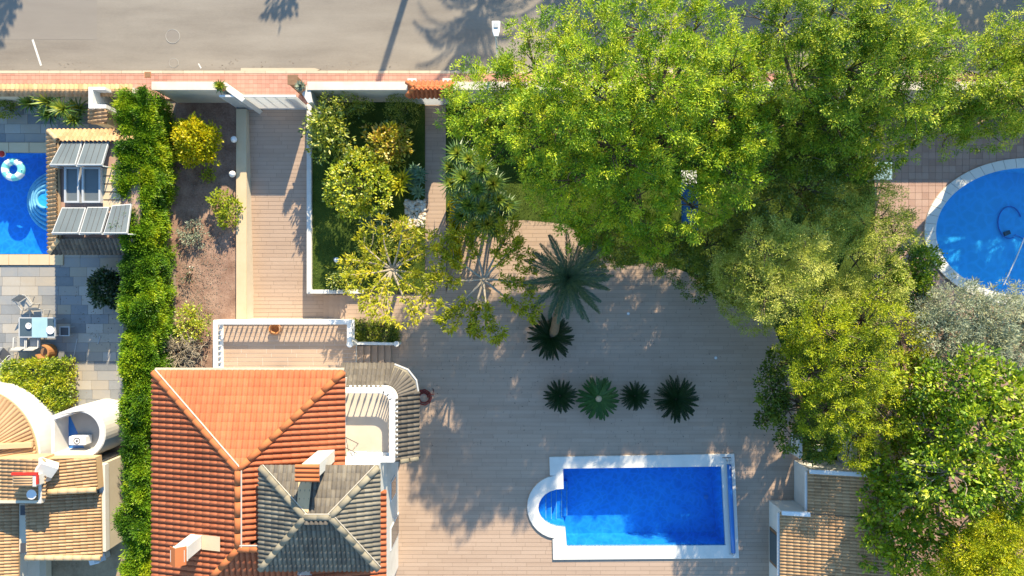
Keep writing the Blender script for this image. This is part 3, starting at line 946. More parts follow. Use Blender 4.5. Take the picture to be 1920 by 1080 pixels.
# left pool coping stones
cp = tag(MB().prism(rect_px(-190, 98, 477, 497), -.1, .06).build('pool_coping', MT['grout']), kind='structure')
x = -60
while x < 118:
    MB().prism(rect_px(x + .3, min(x + 38, 118) - .3, 477, 497, .1), .0, .09).build('coping_stone', MT['tan_coping'], cp, bevel=.012); x += 38
cp = tag(MB().prism(rect_px(-190, 96, 267, 286), -.1, .06).build('pool_coping', MT['grout']), kind='structure')
x = -60
while x < 96:
    MB().prism(rect_px(x + .3, min(x + 38, 96) - .3, 267, 286, .1), .0, .09).build('coping_stone', MT['tan_coping'], cp, bevel=.012); x += 38
tag(basin(LEFT_POOL, -1.5, .0, MT['pool_tile'], 'pool_basin'), kind='structure')
tag(MB().sheet(LEFT_POOL, -.06).build('pool_water', MT['water']), kind='structure')
# round steps inside the left pool
ps = tag(bpy.data.objects.new('pool_steps', None), kind='structure'); COL.objects.link(ps)
c = P(97, 376, -.7)
xe = P(98, 0).x - .01
for i, rpx in enumerate((57, 47, 37, 27, 16)):
    r = rpx * S * 1.02; z1 = -1.2 + i * .24
    arc = [(c.x + r * math.cos(math.radians(90 + 180 * k / 20)), c.y + r * math.sin(math.radians(90 + 180 * k / 20))) for k in range(21)]
    MB().prism([(xe - .001 * i, c.y + r)] + arc + [(xe - .001 * i, c.y - r)], -1.5 + .001 * i, z1).build('step', MT['pool_tile_light'], ps)
    MB().tube([(x_, y_, z1 + .012) for x_, y_ in arc], .075, 6).build('step_edge', MT['white_paint'], ps, smooth=True)

# main pool
tag(basin(POOL_IN, -1.6, .1, MT['pool_tile'], 'pool_basin'), kind='structure')
tag(MB().prism(POOL_OUT, -.05, .1, [POOL_IN]).build('pool_coping', MT['coping'], bevel=.012), kind='structure')
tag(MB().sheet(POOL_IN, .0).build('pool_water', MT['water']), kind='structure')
ps = tag(bpy.data.objects.new('pool_steps', None), kind='structure'); COL.objects.link(ps)
c = P(1056, 952, .1)
for i, xr in enumerate((1068, 1057, 1046, 1036, 1025)):
    z1 = -1.3 + .25 * i
    xe = P(xr, 952, .1).x
    poly = [(c.x - .05 + .97 * 1.18 * math.cos(math.radians(-90 - 15 * k)), c.y + .97 * .93 * math.sin(math.radians(-90 - 15 * k))) for k in range(13)]
    poly = poly if i == 0 else clip_rect(poly, -99, xe, -99, 99)
    if i == 0: poly = [(xe, P(0, 986, .1).y)] + poly + [(xe, P(0, 918, .1).y)]
    MB().prism(poly, -1.6 + .001 * i, z1).build('step', MT['pool_tile'], ps)
    MB().tube([(xe - .02, poly[0][1] * .98 + .02 * poly[-1][1], z1 + .008), (xe - .02, poly[-1][1] * .98 + .02 * poly[0][1], z1 + .008)], .016, 6).build('step_edge', MT['coping'], ps)

# right neighbour: paving, pool
tp_poly = [P2(1585, 200), P2(2120, 200), P2(2120, 600), P2(1640, 600), P2(1640, 330), P2(1585, 330)]
tr = tag(MB().prism(tp_poly, -.1, -.012, [RIGHT_OUT]).build('pool_terrace', MT['grout']), kind='structure')
bx0, bx1 = P(1731, 0).x, P(2119, 0).x
n_sl = slabs(tr, [P2(1640, 250), P2(1935, 250), P2(1935, 306), P2(1870, 304), P2(1815, 322), P2(1775, 350), P2(1748, 385), P2(1735, 430), P2(1735, 450), P2(1640, 450)], .33, .33, .004, .03, MT['terracotta_paving'], 'paving_slab', 9, stagger=False, jitter=0)
rest = pave([P2(1640, 450), P2(1736, 450), P2(1750, 500), P2(1790, 545), P2(1850, 566), P2(1935, 573), P2(2100, 573), P2(2100, 600), P2(1640, 600)], .33, .33, .002, seed=4, stagger=False).build('paving_slabs', MT['terracotta_paving'], tr, recalc=False)
rest['kind'] = 'stuff'
tag(basin(RIGHT_POOL, -1.5, .08, MT['pool_tile_light'], 'pool_basin'), kind='structure')
rc = tag(MB().prism(RIGHT_OUT, -.05, .07, [RIGHT_POOL]).build('pool_coping', MT['grout']), kind='structure')
for k in range(52):
    a0 = 2 * math.pi * (k + .02) / 52; a1 = 2 * math.pi * (k + .98) / 52
    q = []
    for (rx, ry, aa) in ((172, 120, (a0, (a0 + a1) / 2, a1)), (193, 138, (a1, (a0 + a1) / 2, a0))):
        q += [P2(1925 + rx * math.cos(a), 435 - ry * math.sin(a)) for a in aa]
    MB().prism(q, .0, .085).build('coping_stone', MT['coping'], rc)
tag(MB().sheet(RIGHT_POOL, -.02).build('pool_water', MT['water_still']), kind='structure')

# gardens
gs = [P2(300, 192), P2(444, 192), P2(444, 700), P2(300, 700)]
tag(MB().sheet(gs, -.02).build('garden_bed', MT['soil']), kind='structure')
isl = [P2(582, 192), P2(797, 192), P2(797, 546), P2(582, 546)]
tag(MB().prism(isl, -.6, .14).build('lawn', MT['lawn']), kind='structure')
rl = [P2(836, 192), P2(1640, 192), P2(1640, 1100), P2(1480, 1100), P2(1480, 690), P2(1445, 600), P2(1340, 552), P2(1290, 512), P2(1240, 492), P2(1170, 497), P2(1060, 430), P2(985, 415), P2(870, 415), P2(836, 415)]
tag(MB().sheet(rl, -.015).build('shady_garden', MT['lawn']), kind='structure')
tag(MB().sheet([P2(1640, 600), P2(2120, 600), P2(2120, 1100), P2(1640, 1100)], -.03).build('right_garden', MT['soil']), kind='structure')
tag(MB().sheet([P2(180, 760), P2(330, 760), P2(330, 1120), P2(180, 1120)], .03).build('side_path', MT['earth']), kind='structure')

# deck, path, driveway: wood-look planks
deck_poly = [P2(652, 552), P2(836, 552), P2(850, 500), P2(868, 415), P2(985, 413), P2(1060, 420), P2(1110, 452), P2(1170, 497), P2(1240, 492), P2(1290, 512), P2(1340, 552), P2(1400, 585), P2(1445, 600), P2(1482, 690), P2(1505, 850), P2(1505, 1130), P2(640, 1130), P2(640, 602), P2(652, 602)]
dk = tag(MB().sheet(deck_poly, -.006, [POOL_IN]).build('deck', MT['grout']), kind='structure')
hp = [(P(1046, 0).x, P(1373, 0).x, P(0, 1040).y, P(0, 866).y), (P(1006, 0).x, P(1046, 0).x, P(0, 985).y, P(0, 915).y)]
o = pave(deck_poly, 1.2, .196, .004, gap=.009, holes=hp, seed=11).build('deck_planks', MT['deck'], dk, recalc=False); o['kind'] = 'stuff'
path_poly = [P2(797, 193), P2(836, 193), P2(836, 552), P2(797, 552)]
pa = tag(MB().sheet(path_poly, -.004).build('path', MT['grout']), kind='structure')
o = pave(path_poly, 1.2, .196, .008, gap=.012, seed=12).build('path_planks', MT['deck'], pa, recalc=False); o['kind'] = 'stuff'
dv = MB(); dv.v = []
dvo = tag(pave(DRIVE, 30, .4, -.01, gap=0.0, stagger=False, zf=drive_z).build('driveway', MT['grout'], recalc=False), kind='structure')
o = pave(DRIVE, 1.2, .196, .0, gap=.012, zf=drive_z, seed=13).build('driveway_planks', MT['deck'], dvo, recalc=False); o['kind'] = 'stuff'
# steps from the driveway up to the deck
st = tag(bpy.data.objects.new('driveway_steps', None), kind='structure'); COL.objects.link(st)
for i in range(5):
    x0 = 601 + 11.5 * i
    zt = -.6 + .12 * (i + 1)
    MB().box(P(x0, 0).x, P(x0 + 11.5 if i < 4 else 653, 0).x, P(0, 601).y, P(0, 553).y, -.7, zt - .002).build('step', MT['deck'], st, bevel=.008)

# terrace in front of the villa, with steps down to the deck
TZ = .85
ter = tag(MB().prism([P2(401, 702, TZ), P2(401, 600, TZ), P2(659, 600, TZ), P2(659, 646, TZ), P2(668, 646, TZ), P2(668, 702, TZ)], -.7, TZ - .008).build('terrace', MT['white_plaster']), kind='structure')
o = pave([P2(402, 701, TZ), P2(402, 601, TZ), P2(658, 601, TZ), P2(658, 647, TZ), P2(667, 647, TZ), P2(667, 701, TZ)], 1.2, .196, TZ, gap=.012, seed=14).build('terrace_planks', MT['deck'], ter, recalc=False); o['kind'] = 'stuff'
st = tag(bpy.data.objects.new('terrace_steps', None), kind='structure'); COL.objects.link(st)
for i in range(6):
    x0 = 668 + 12 * i; zt = TZ - .142 * i - .14
    if zt > .01:
        MB().box(P(x0, 0, TZ).x, P(x0 + 12, 0, TZ).x - .001, P(0, 690, .5).y, P(0, 648, .5).y, -.05, zt).build('step', MT['deck'], st, bevel=.01)

# ================================================================== WALLS OF THE PLOTS
YW0, YW1 = 9.04, 9.33
WZ = 2.3
def wall_thing(name, label, poly, z0, z1, cap=None, mat='white_plaster', cat='wall', capw=.05, caph=.06, capmat=None, group=None):
    cx = sum(p[0] for p in poly) / len(poly); cy = sum(p[1] for p in poly) / len(poly)
    t = thing(name, label, cat, (cx, cy, max(z0, 0) if z0 > -.5 else z0), group)
    MB().prism(poly, z0, z1 - caph).build('wall', MT[mat], t)
    # cap: polygon grown about its centre line
    g = [(p[0] + (capw if p[0] > cx else -capw), p[1] + (capw if p[1] > cy else -capw)) for p in poly]
    MB().prism(g, z1 - caph, z1).build('wall_cap', MT[capmat or mat], t, bevel=.012)
    return t
xw = lambda px, z=WZ: P(px, 0, z).x
wall_thing('street_wall', 'white rendered street wall left of the driveway gate, beside the hedge', [(xw(286), YW0), (xw(418), YW0), (xw(418), YW1), (xw(286), YW1)], 0, WZ, mat='offwhite_plaster')
wall_thing('street_wall', 'white rendered street wall right of the driveway gate, up to the tiled porch', [(xw(578), YW0), (xw(768), YW0), (xw(768), YW1), (xw(578), YW1)], 0, WZ, mat='offwhite_plaster')
wall_thing('street_wall', 'white rendered street wall running under the big pine, right of the tiled porch', [(xw(842), YW0), (xw(1640), YW0), (xw(1640), YW1), (xw(842), YW1)], 0, WZ, mat='offwhite_plaster')
wall_thing('street_wall', 'white rendered street wall at the right end behind the trees', [(xw(1642), YW0), (xw(2200), YW0), (xw(2200), YW1), (xw(1642), YW1)], 0, WZ, mat='offwhite_plaster')
# flared wing walls at the gate
wing_l = [P2(416, 155, WZ), P2(424, 155, WZ), P2(458, 184, WZ), P2(452, 190, WZ), P2(414, 163, WZ)]
wall_thing('wing_wall', 'short slanting white wall joining the left street wall to the gate', wing_l, 0, WZ - .05, capw=.02)
wing_r = [P2(574, 160, WZ), P2(580, 164, WZ), P2(584, 190, WZ), P2(576, 192, WZ), P2(566, 176, WZ)]
wall_thing('wing_wall', 'short slanting grey-white wall joining the gate to the right street wall', wing_r, 0, WZ - .05, capw=.02, mat='white_plaster')
# neighbour's street wall with tile coping
t = thing('street_wall', 'street wall with tan tiled coping at the top left corner', 'wall', (xw(100), 9.2, 0))
MB().box(xw(-220), xw(240), 9.0, 9.26, 0, 1.75).build('wall', MT['cream_plaster'], t)
m_t = tile_mesh(.21, .30, .06, MT['tan_tile'])
x = xw(-30, 1.8)
while x < xw(244, 1.8):
    M = Matrix.Translation((x, 9.42, 1.70)) @ Matrix.Rotation(math.pi, 4, 'Z') @ Matrix.Rotation(.25, 4, 'X')
    inst('coping_tile', m_t, M, t)
    M = Matrix.Translation((x, 8.86, 1.70)) @ Matrix.Rotation(.25, 4, 'X')
    inst('coping_tile', m_t, M, t); x += .21
# driveway borders
wall_thing('border_wall', 'low cream wall with pale coping between the driveway and the reddish garden bed', [P2(444, 600, .3), P2(462, 600, .3), P2(462, 205, .3), P2(444, 205, .3)], -.75, .34, mat='cream_plaster', capw=.02, capmat='tan_coping')
t = thing('border_wall', 'low white kerb wall round the lawn island, along driveway and steps', 'wall', P(580, 546, 0))
MB().prism([P2(575, 551, .3), P2(681, 551, .3), P2(681, 543, .3), P2(584, 543, .3), P2(584, 195, .3), P2(575, 195, .3)], -.7, .32).build('wall', MT['white_plaster'], t, bevel=.02)
MB().lathe(P(580, 546, .32), [(.07, 0), (.07, .03)], 14).build('corner_light', MT['grey_metal'], t)

# ================================================================== THE VILLA
EZ, RZ = 6.0, 7.0
villa = thing('villa', 'white villa with orange hipped tile roof, grey-tiled tower and rounded balcony', 'house', G(560, 850))
def gb(x0, x1, y0, y1, z0, z1): return MB().box(G(x0, 0).x, G(x1, 0).x, G(0, y1).y, G(0, y0).y, z0, z1)
gb(431, 683, 690, 1062, 0, EZ - .1).build('wall', MT['white_plaster'], villa)
gb(683, 747, 822, 1062, 0, EZ - .15).build('wall', MT['white_plaster'], villa)
gb(614, 746.5, 819, 930, 5.5, 7.36).build('tower_wall', MT['white_plaster'], villa)
gb(683.1, 766, 704, 821.9, 0, 3.5).build('wall', MT['white_plaster'], villa)
# openings
def opening(x0, x1, y0, y1, z0, z1, name='window'):
    w = gb(x0, x1, y0, y1, z0, z1).build(name, MT['white_paint'], villa)
    return w
for (xa, xb, z0, z1, nm) in ((455, 490, 1.9, 3.1, 'window'), (520, 560, .86, 3.0, 'door'), (590, 625, 1.9, 3.1, 'window'), (480, 520, 4.1, 5.2, 'window'), (580, 620, 4.1, 5.2, 'window')):
    w = gb(xa, xb, 688.6, 690.2, z0, z1).build(nm, MT['white_paint'], villa)
    gb(xa + 2.5, xb - 2.5, 688.2, 688.7, z0 + .08, z1 - .08).build('pane', MT['glass'], w)
for (ya, yb, z0, z1, nm) in ((880, 915, .9, 2.2, 'window'), (960, 1000, .05, 2.2, 'door'), (960, 995, 3.6, 4.8, 'window')):
    w = gb(746.8, 748.5, ya, yb, z0, z1).build(nm, MT['white_paint'], villa)
    gb(748.3, 748.9, ya + 2.5, yb - 2.5, z0 + .08, z1 - .08).build('pane', MT['glass'], w)

def g3(x, y, z): return G(x, y, z)
YE = 1079
w_s = [g3(412, YE, EZ), g3(412, 668.5, EZ), g3(557, 808, RZ), g3(557, 924, RZ)]
n_s = [g3(412, 668.5, EZ), g3(702, 668.5, EZ), g3(557, 808, RZ)]
e_s = [g3(702, 668.5, EZ), g3(702, 850, EZ), g3(557, 924, RZ), g3(557, 808, RZ)]
s_s = [g3(765, YE, EZ), g3(412, YE, EZ), g3(557, 924, RZ), g3(610, 924, RZ)]
h_s = [g3(765, 850, EZ), g3(765, YE, EZ), g3(610, 924, RZ)]
roof = roof_body('roof', MT['orange_ridge'], villa, [w_s, n_s, e_s, s_s, h_s])
Q = Quota(300)
for i, (sl, lim) in enumerate(((w_s, 130), (n_s, 70), (e_s, 40))):
    qq = Quota(lim); tiled_slope(roof, sl, .222, .34, .1, MT['orange_tile'], qq, seed=20 + i)
for i, sl in enumerate((s_s, h_s)):
    tiled_slope(roof, sl, .222, .34, .1, MT['orange_tile'], Quota(0), seed=30 + i)
up = Vector((0, 0, .08))
for a, b in ((g3(412, 668.5, EZ), g3(557, 808, RZ)), (g3(702, 668.5, EZ), g3(557, 808, RZ)), (g3(557, 808, RZ), g3(557, 924, RZ)), (g3(412, YE, EZ), g3(557, 924, RZ)), (g3(557, 924, RZ), g3(610, 924, RZ)), (g3(765, YE, EZ), g3(610, 924, RZ))):
    ridge_caps(roof, a + up, b + up, .125, .55, MT['orange_ridge'])
# white mortar line beside hips and ridge
for a, b, o_ in ((g3(412, 668.5, EZ), g3(557, 808, RZ), Vector((.10, .11, 0))), (g3(557, 808, RZ), g3(557, 924, RZ), Vector((.15, 0, 0))), (g3(557, 924, RZ), g3(610, 924, RZ), Vector((0, .15, 0)))):
    MB().tube([a + o_ + Vector((0, 0, .17)), b + o_ + Vector((0, 0, .17))], .03, 6).build('mortar_line', MT['mortar'], roof)
MB().bar(g3(412, 668, EZ - .06) + Vector((0, .09, 0)), g3(702, 668, EZ - .06) + Vector((0, .09, 0)), .09, .1).build('gutter', MT['cream_plaster'], roof)

# tower roof
TE, TR_ = 7.4, 8.05
A, B_, C_, D_ = g3(595, 800, TE), g3(766, 800, TE), g3(766, 948, TE), g3(595, 948, TE)
r0, r1 = g3(667, 864, TR_), g3(703, 864, TR_)
troof = roof_body('tower_roof', MT['grey_ridge'], villa, [[B_, A, r0, r1], [A, D_, r0], [D_, C_, r1, r0], [C_, B_, r1]])
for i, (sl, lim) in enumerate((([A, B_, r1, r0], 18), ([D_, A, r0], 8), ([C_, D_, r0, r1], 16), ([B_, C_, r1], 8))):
    tiled_slope(troof, sl, .172, .30, .07, MT['grey_tile' if i == 0 else 'grey_tile_pale'], Quota(lim), seed=40 + i)  # darker grey tile on the north slope, paler grey on the other three
for a, b in ((A, r0), (B_, r1), (C_, r1), (D_, r0), (r0, r1)):
    ridge_caps(troof, a + Vector((0, 0, .06)), b + Vector((0, 0, .06)), .115, .5, MT['grey_ridge'])
for a, b, o_ in ((A, r0, Vector((.1, .1, .1))), (r0, r1, Vector((0, .13, .13))), (B_, r1, Vector((-.1, .1, .1))), (r1, C_, Vector((.1, .1, .1)))):
    MB().tube([a + o_, b + o_], .02, 5).build('mortar_line', MT['mortar'], troof)
MB().add([G(652, 806, 7.58), G(672, 806, 7.58), G(672, 858, 8.12), G(655, 850, 8.03)], [(0, 1, 2, 3)]).build('flashing', MT['tan_ridge'], troof)
# chimneys
def chimney(cx, cy, w, d, zb, zt, name='chimney', parent=roof):
    c = G(cx, cy)
    ch = MB().box(c.x - w / 2, c.x + w / 2, c.y - d / 2, c.y + d / 2, zb, zt - .35).build(name, MT['white_plaster'], parent)
    return c, ch
c, ch = chimney(678, 795, .62, .46, 5.9, 8.75)
for k in range(2):
    MB().box(c.x + (-.31 if k == 0 else .19), c.x + (-.19 if k == 0 else .31), c.y - .2, c.y + .2, 8.4, 8.68).build('cowl_pier', MT['terracotta'], ch)
mb = MB()
tcap = MB().box(c.x - .42, c.x + .42, c.y - .3, c.y + .3, 8.68, 8.74).build('cowl', MT['orange_ridge'], ch)
for k in range(4):
    M = Matrix.Translation((c.x + .44, c.y - .24 + .16 * k, 8.75)) @ Matrix.Rotation(math.pi / 2, 4, 'Z') @ Matrix.Rotation(.0, 4, 'X')
    inst('cowl_tile', tile_mesh(.16, .78, .06, MT['orange_ridge']), M, ch)
c, ch = chimney(487, 919, .5, .5, 6.0, 8.2)
MB().box(c.x - .27, c.x + .27, c.y - .27, c.y + .27, 7.85, 7.92).build('cowl_plinth', MT['white_plaster'], ch)
for sx in (-1, 1):
    MB().box(c.x + sx * .2 - .06, c.x + sx * .2 + .06, c.y - .22, c.y + .22, 7.92, 8.12).build('cowl_pier', MT['white_plaster'], ch)
mb = MB()
for sx in (-1, 1):
    mb.add([(c.x + sx * .3, c.y - .34, 8.08), (c.x, c.y - .34, 8.3), (c.x, c.y + .34, 8.3), (c.x + sx * .3, c.y + .34, 8.08), (c.x + sx * .3, c.y - .34, 8.04), (c.x, c.y - .34, 8.26), (c.x, c.y + .34, 8.26), (c.x + sx * .3, c.y + .34, 8.04)], [(0, 1, 2, 3), (7, 6, 5, 4), (0, 3, 7, 4), (0, 4, 5, 1), (3, 2, 6, 7)])
mb.build('cowl', MT['orange_ridge'], ch)
MB().add([g3(497, 908, 6.75), g3(528, 908, 6.96), g3(528, 930, 6.96), g3(497, 930, 6.75)], [(0, 1, 2, 3)]).build('flashing', MT['tan_coping'], roof)
# small lead-grey skylight tip below the tower
mb = MB(); a = g3(650, 958, 7.3)
sk = thing('roof_vent', 'small pointed grey metal vent on the roof below the tower', 'vent', a)
mb.add([a + Vector((-.3, -.3, -.6)), a + Vector((.3, -.3, -.6)), a + Vector((.3, .3, -.6)), a + Vector((-.3, .3, -.6)), a + Vector((0, 0, .1))], [(0, 1, 4), (1, 2, 4), (2, 3, 4), (3, 0, 4), (3, 2, 1, 0)]).build('hood', MT['grey_metal'], sk)
MB().obox(a + Vector((0, 0, -.75)), .5, .5, .3).build('base', MT['grey_metal'], sk)

# balcony with balustrade and grey-tiled skirt roof
BZ = 3.6
ox0, ox1, oy0, oy1 = 683, 770, 702, 822
def round_rect_path(x1, y0, r, xs, ye, n=7):
    """open path: from (xs,y0) right, round the corner, down to (x1,ye) and back left"""
    pts = [(xs, y0), (x1 - r, y0)]
    for k in range(1, n):
        a = math.pi / 2 * (1 - k / n)
        pts.append((x1 - r + r * math.cos(a), y0 + r - r * math.sin(a)))
    pts += [(x1, y0 + r), (x1, ye)]
    return pts
pth = round_rect_path(ox1, oy0, 22, ox0, oy1)
poly = [(G(*p).x, G(*p).y) for p in pth] + [(G(ox0, oy1).x, G(ox0, oy1).y)]
MB().prism(poly, 3.3, BZ).build('balcony_floor', MT['balcony_tile'], villa)
bt = thing('balcony_balustrade', 'white rounded balustrade round the first floor balcony', 'balustrade', G(ox1, oy1, BZ))
rp = round_rect_path(ox1 - 4, oy0 + 4, 20, ox0 + 2, oy1 - 4) + [(ox0 + 2, oy1 - 4)]
balustrade(bt, [(G(*p).x, G(*p).y) for p in rp], BZ, .92, .24, rail_w=.24, rail_h=.1)
# skirt roof pieces
zi, zo = 3.55, 3.0
s_top = [G(670, 671, zo), G(760, 671, zo), G(752, 702, zi), G(670, 702, zi)]
s_east = [G(799, 716, zo), G(799, 830, zo), G(770, 830, zi), G(770, 722, zi)]
fan_c = G(748, 724)
sk_roof = roof_body('skirt_roof', MT['grey_ridge'], villa, [s_top, s_east, [G(760, 671, zo), G(782, 680, zo), G(796, 698, zo), G(799, 716, zo), G(770, 722, zi), G(764, 708, zi), G(752, 702, zi)]])
tiled_slope(sk_roof, s_top, .2, .30, .075, MT['grey_tile'], Quota(14), seed=51, wob=.05)
tiled_slope(sk_roof, s_east, .2, .30, .075, MT['grey_tile'], Quota(30), seed=52)
# fan of tapered tiles round the corner
for k in range(9):
    a = math.radians(4 + 82 * (k + .5) / 9)
    d = Vector((math.sin(math.radians(90) - a) , math.sin(a), 0))
    o1 = Vector((fan_c.x, fan_c.y, 0)) + d * 51 * S; o2 = Vector((fan_c.x, fan_c.y, 0)) + d * 23 * S
    s_ = Vector((-d.y, d.x, 0))
    mb = MB()
    for (q, zq, w_) in ((o1, zo + .03, .19), (o2, zi + .03, .10)):
        for u, c_ in ((-.5, 0), (-.3, .65), (0, 1), (.3, .65), (.5, 0)):
            mb.v.append(tuple(q + s_ * u * w_ + Vector((0, 0, zq + c_ * w_ * .42))))
    for j in range(4): mb.f.append((j, j + 1, j + 6, j + 5)); mb.t.append(.1 * k + .05)
    mb.build('fan_tile', MT['grey_tile'], sk_roof, smooth=True, recalc=False)
pe = [G(670, 670.4, zo - .02), G(760, 670.4, zo - .02), G(782.5, 679.4, zo - .02), G(796.8, 697.6, zo - .02), G(799.8, 716, zo - .02), G(799.8, 830, zo - .02)]
MB().tube(pe, .05, 6).build('gutter', MT['grey_metal'], sk_roof)
ridge_caps(sk_roof, G(799, 830, zo + .05), G(770, 830, zi + .05), .11, .4, MT['grey_ridge'])
# terrace balustrade
tb = thing('terrace_balustrade', 'long white balustrade round the front terrace of the villa', 'balustrade', P(404, 604, TZ))
balustrade(tb, [P2(404, 696, TZ + .7), P2(404, 604, TZ + .7), P2(655, 604, TZ + .7), P2(655, 644, TZ + .7)], TZ, .72, .235, rail_w=.22, rail_h=.09)
tb2 = thing('stair_rail_wall', 'white rail wall beside the terrace steps, edging the clipped green hedge', 'wall', P(655, 644, .5))
MB().bar((*P2(660, 644, .9), .62), (*P2(744, 644, .4), .32), .13, .7).build('wall', MT['white_paint'], tb2, bevel=.015)
MB().lathe((*P2(657, 645, TZ + .7), 0), [(.13, 0), (.13, 1.64), (.15, 1.65), (.15, 1.7)], 16).build('end_post', MT['white_paint'], tb2)
MB().lathe((*P2(745, 644, .5), 0), [(.11, 0), (.11, .72), (.13, .73), (.13, .78)], 16).build('end_post', MT['white_paint'], tb2)
# ================================================================== LEFT NEIGHBOUR'S HOUSE
nh = thing('neighbour_house', 'white neighbouring house with tan tile roofs and a round open turret, bottom left', 'house', P(60, 960))
def pbox(x0, x1, y0, y1, z0, z1, zt=None):
    """box whose top edge matches photo pixels at height z1"""
    a = P(x0, y1, z1); b = P(x1, y0, z1)
    return MB().box(a.x, b.x, a.y, b.y, z0, z1)
DZ = -.7
def zp(x, y, z): return P(x, y, z + DZ)
pbox(-160, 182, 868, 1038, 0.0, 2.05).build('wall', MT['white_plaster'], nh)
pbox(-160, 28, 1036, 1120, 0.0, 2.0).build('wall', MT['white_plaster'], nh)
roofC2 = [zp(190, 1044, 2.9), zp(188, 926, 2.9), zp(48, 930, 3.35), zp(52, 1044, 3.35)]
r_ = roof_body('roof', MT['tan_ridge'], nh, [roofC2])
tiled_slope(r_, roofC2, .15, .30, .06, MT['tan_tile'], Quota(70), seed=61)
ridge_caps(r_, zp(190, 1045, 2.92), zp(50, 1045, 3.36), .13, .4, MT['tan_ridge'])
roofC1 = [zp(182, 918, 3.35), zp(178, 858, 3.35), zp(80, 860, 3.75), zp(80, 922, 3.75)]
r_ = roof_body('roof', MT['tan_ridge'], nh, [roofC1], thick=.5)
tiled_slope(r_, roofC1, .15, .30, .06, MT['tan_tile'], Quota(30), seed=62)
ridge_caps(r_, zp(182, 918, 3.4), zp(92, 922, 3.78), .13, .4, MT['tan_ridge'])
roofB = [zp(-60, 938, 3.7), zp(-60, 860, 3.7), zp(76, 860, 4.15), zp(76, 938, 4.15)]
r_ = roof_body('roof', MT['tan_ridge'], nh, [roofB], thick=.9)
tiled_slope(r_, roofB, .16, .30, .06, MT['tan_tile'], Quota(40), seed=63)
MB().bar(zp(78, 858, 4.18), zp(78, 942, 4.18), .12, .22).build('verge', MT['white_plaster'], r_)
MB().bar(zp(-60, 940, 3.8), zp(80, 940, 4.2), .12, .16).build('verge', MT['cream_plaster'], r_)
roofD = [zp(34, 1130, 2.9), zp(34, 944, 2.9), zp(-80, 944, 3.3), zp(-80, 1130, 3.3)]
r_ = roof_body('roof', MT['tan_ridge'], nh, [roofD])
tiled_slope(r_, roofD, .15, .30, .06, MT['tan_tile'], Quota(30), seed=64)
pbox(36, 50, 945, 1035, 0.0, 2.25).build('light_shaft_wall', MT['cream_plaster'], nh)
for y in (957, 1028):
    pbox(38, 48, y - 9, y + 9, 2.2, 2.275).build('vent_window', MT['dark_metal'], nh)
MB().bar(zp(195, 870, 2.6), zp(197, 1032, 2.6), .26, .3).build('parapet', MT['white_plaster'], nh)
pbox(186, 199, 868, 1034, 0.0, 1.8).build('wall', MT['cream_plaster'], nh)
pbox(33, 52, 1046, 1120, 0.0, 1.2).build('yard_wall', MT['white_plaster'], nh)
pbox(54, 86, 1048, 1120, 0.0, 0.4).build('yard_wall', MT['cream_plaster'], nh)
# chimney with red edge
ch = pbox(24, 68, 892, 912, 3.1, 4.05).build('chimney', MT['white_plaster'], nh)
a = P(24, 0, 4.05).x; b = P(68, 0, 4.05).x
MB().box(a - .05, b + .05, P(0, 891, 4.05).y, P(0, 886, 4.05).y, 3.98, 4.08).build('red_trim', MT['red_paint'], ch)
MB().box(b + .002, b + .07, P(0, 908, 4.05).y, P(0, 891, 4.05).y, 3.98, 4.08).build('red_trim', MT['red_paint'], ch)
for k in range(4):
    M = Matrix.Translation((a + .06, P(0, 909, 4.05).y + .11 * k, 4.08)) @ Matrix.Rotation(-math.pi / 2, 4, 'Z')
    inst('cowl_tile', tile_mesh(.12, .72, .045, MT['tan_tile']), M, ch)
MB().bar(zp(72, 872, 4.3), zp(104, 882, 3.9), .5, .5).build('dormer', MT['white_plaster'], nh)
# round-fronted roof on a curved white wall
FZ = 2.3
def earc(rx, ry, z, a0, a1, n):
    c = P(-45, 860, z); k = S * (H - z) / H
    return [(c.x + rx * k * math.cos(a0 + (a1 - a0) * i / n), c.y + ry * k * math.sin(a0 + (a1 - a0) * i / n)) for i in range(n + 1)]
cb = P(-45, 860, FZ)
MB().prism([(cb.x, cb.y)] + earc(121, 136, FZ, -.05, 1.9, 28), 0, FZ - .02).build('curved_wall', MT['white_plaster'], nh)
fan = MB().prism([(cb.x, cb.y)] + earc(117, 132, FZ, -.05, 1.9, 28), FZ - .015, FZ + .03).build('round_roof', MT['tan_ridge'], nh)
n = 30
for k in range(n):
    a = -.05 + 1.95 * (k + .5) / n
    d = Vector((math.cos(a), math.sin(a), 0)); s_ = Vector((-d.y, d.x, 0))
    kx = S * (H - FZ) / H
    R1 = 1 / math.sqrt((math.cos(a) / (116 * kx)) ** 2 + (math.sin(a) / (131 * kx)) ** 2)
    base = Vector((cb.x, cb.y, 0))
    wd = R1 * 1.95 / n
    mb = MB()
    for (q, zq, w_) in ((base + d * R1, FZ + .05, wd), (base + d * R1 * .25, FZ + .75, wd * .27)):
        for u, c_ in ((-.5, 0), (-.28, .6), (0, 1), (.28, .6), (.5, 0)):
            mb.v.append(tuple(q + s_ * u * w_ + Vector((0, 0, zq + c_ * w_ * .45))))
    for j in range(4): mb.f.append((j, j + 1, j + 6, j + 5)); mb.t.append(.033 * k + .02)
    mb.build('fan_tile', MT['tan_tile'], fan, smooth=True, recalc=False)
MB().bar(P(-20, 838, 3.0), P(62, 834, 2.5), .26, .2).build('hip_cap', MT['tan_ridge'], fan, bevel=.03)
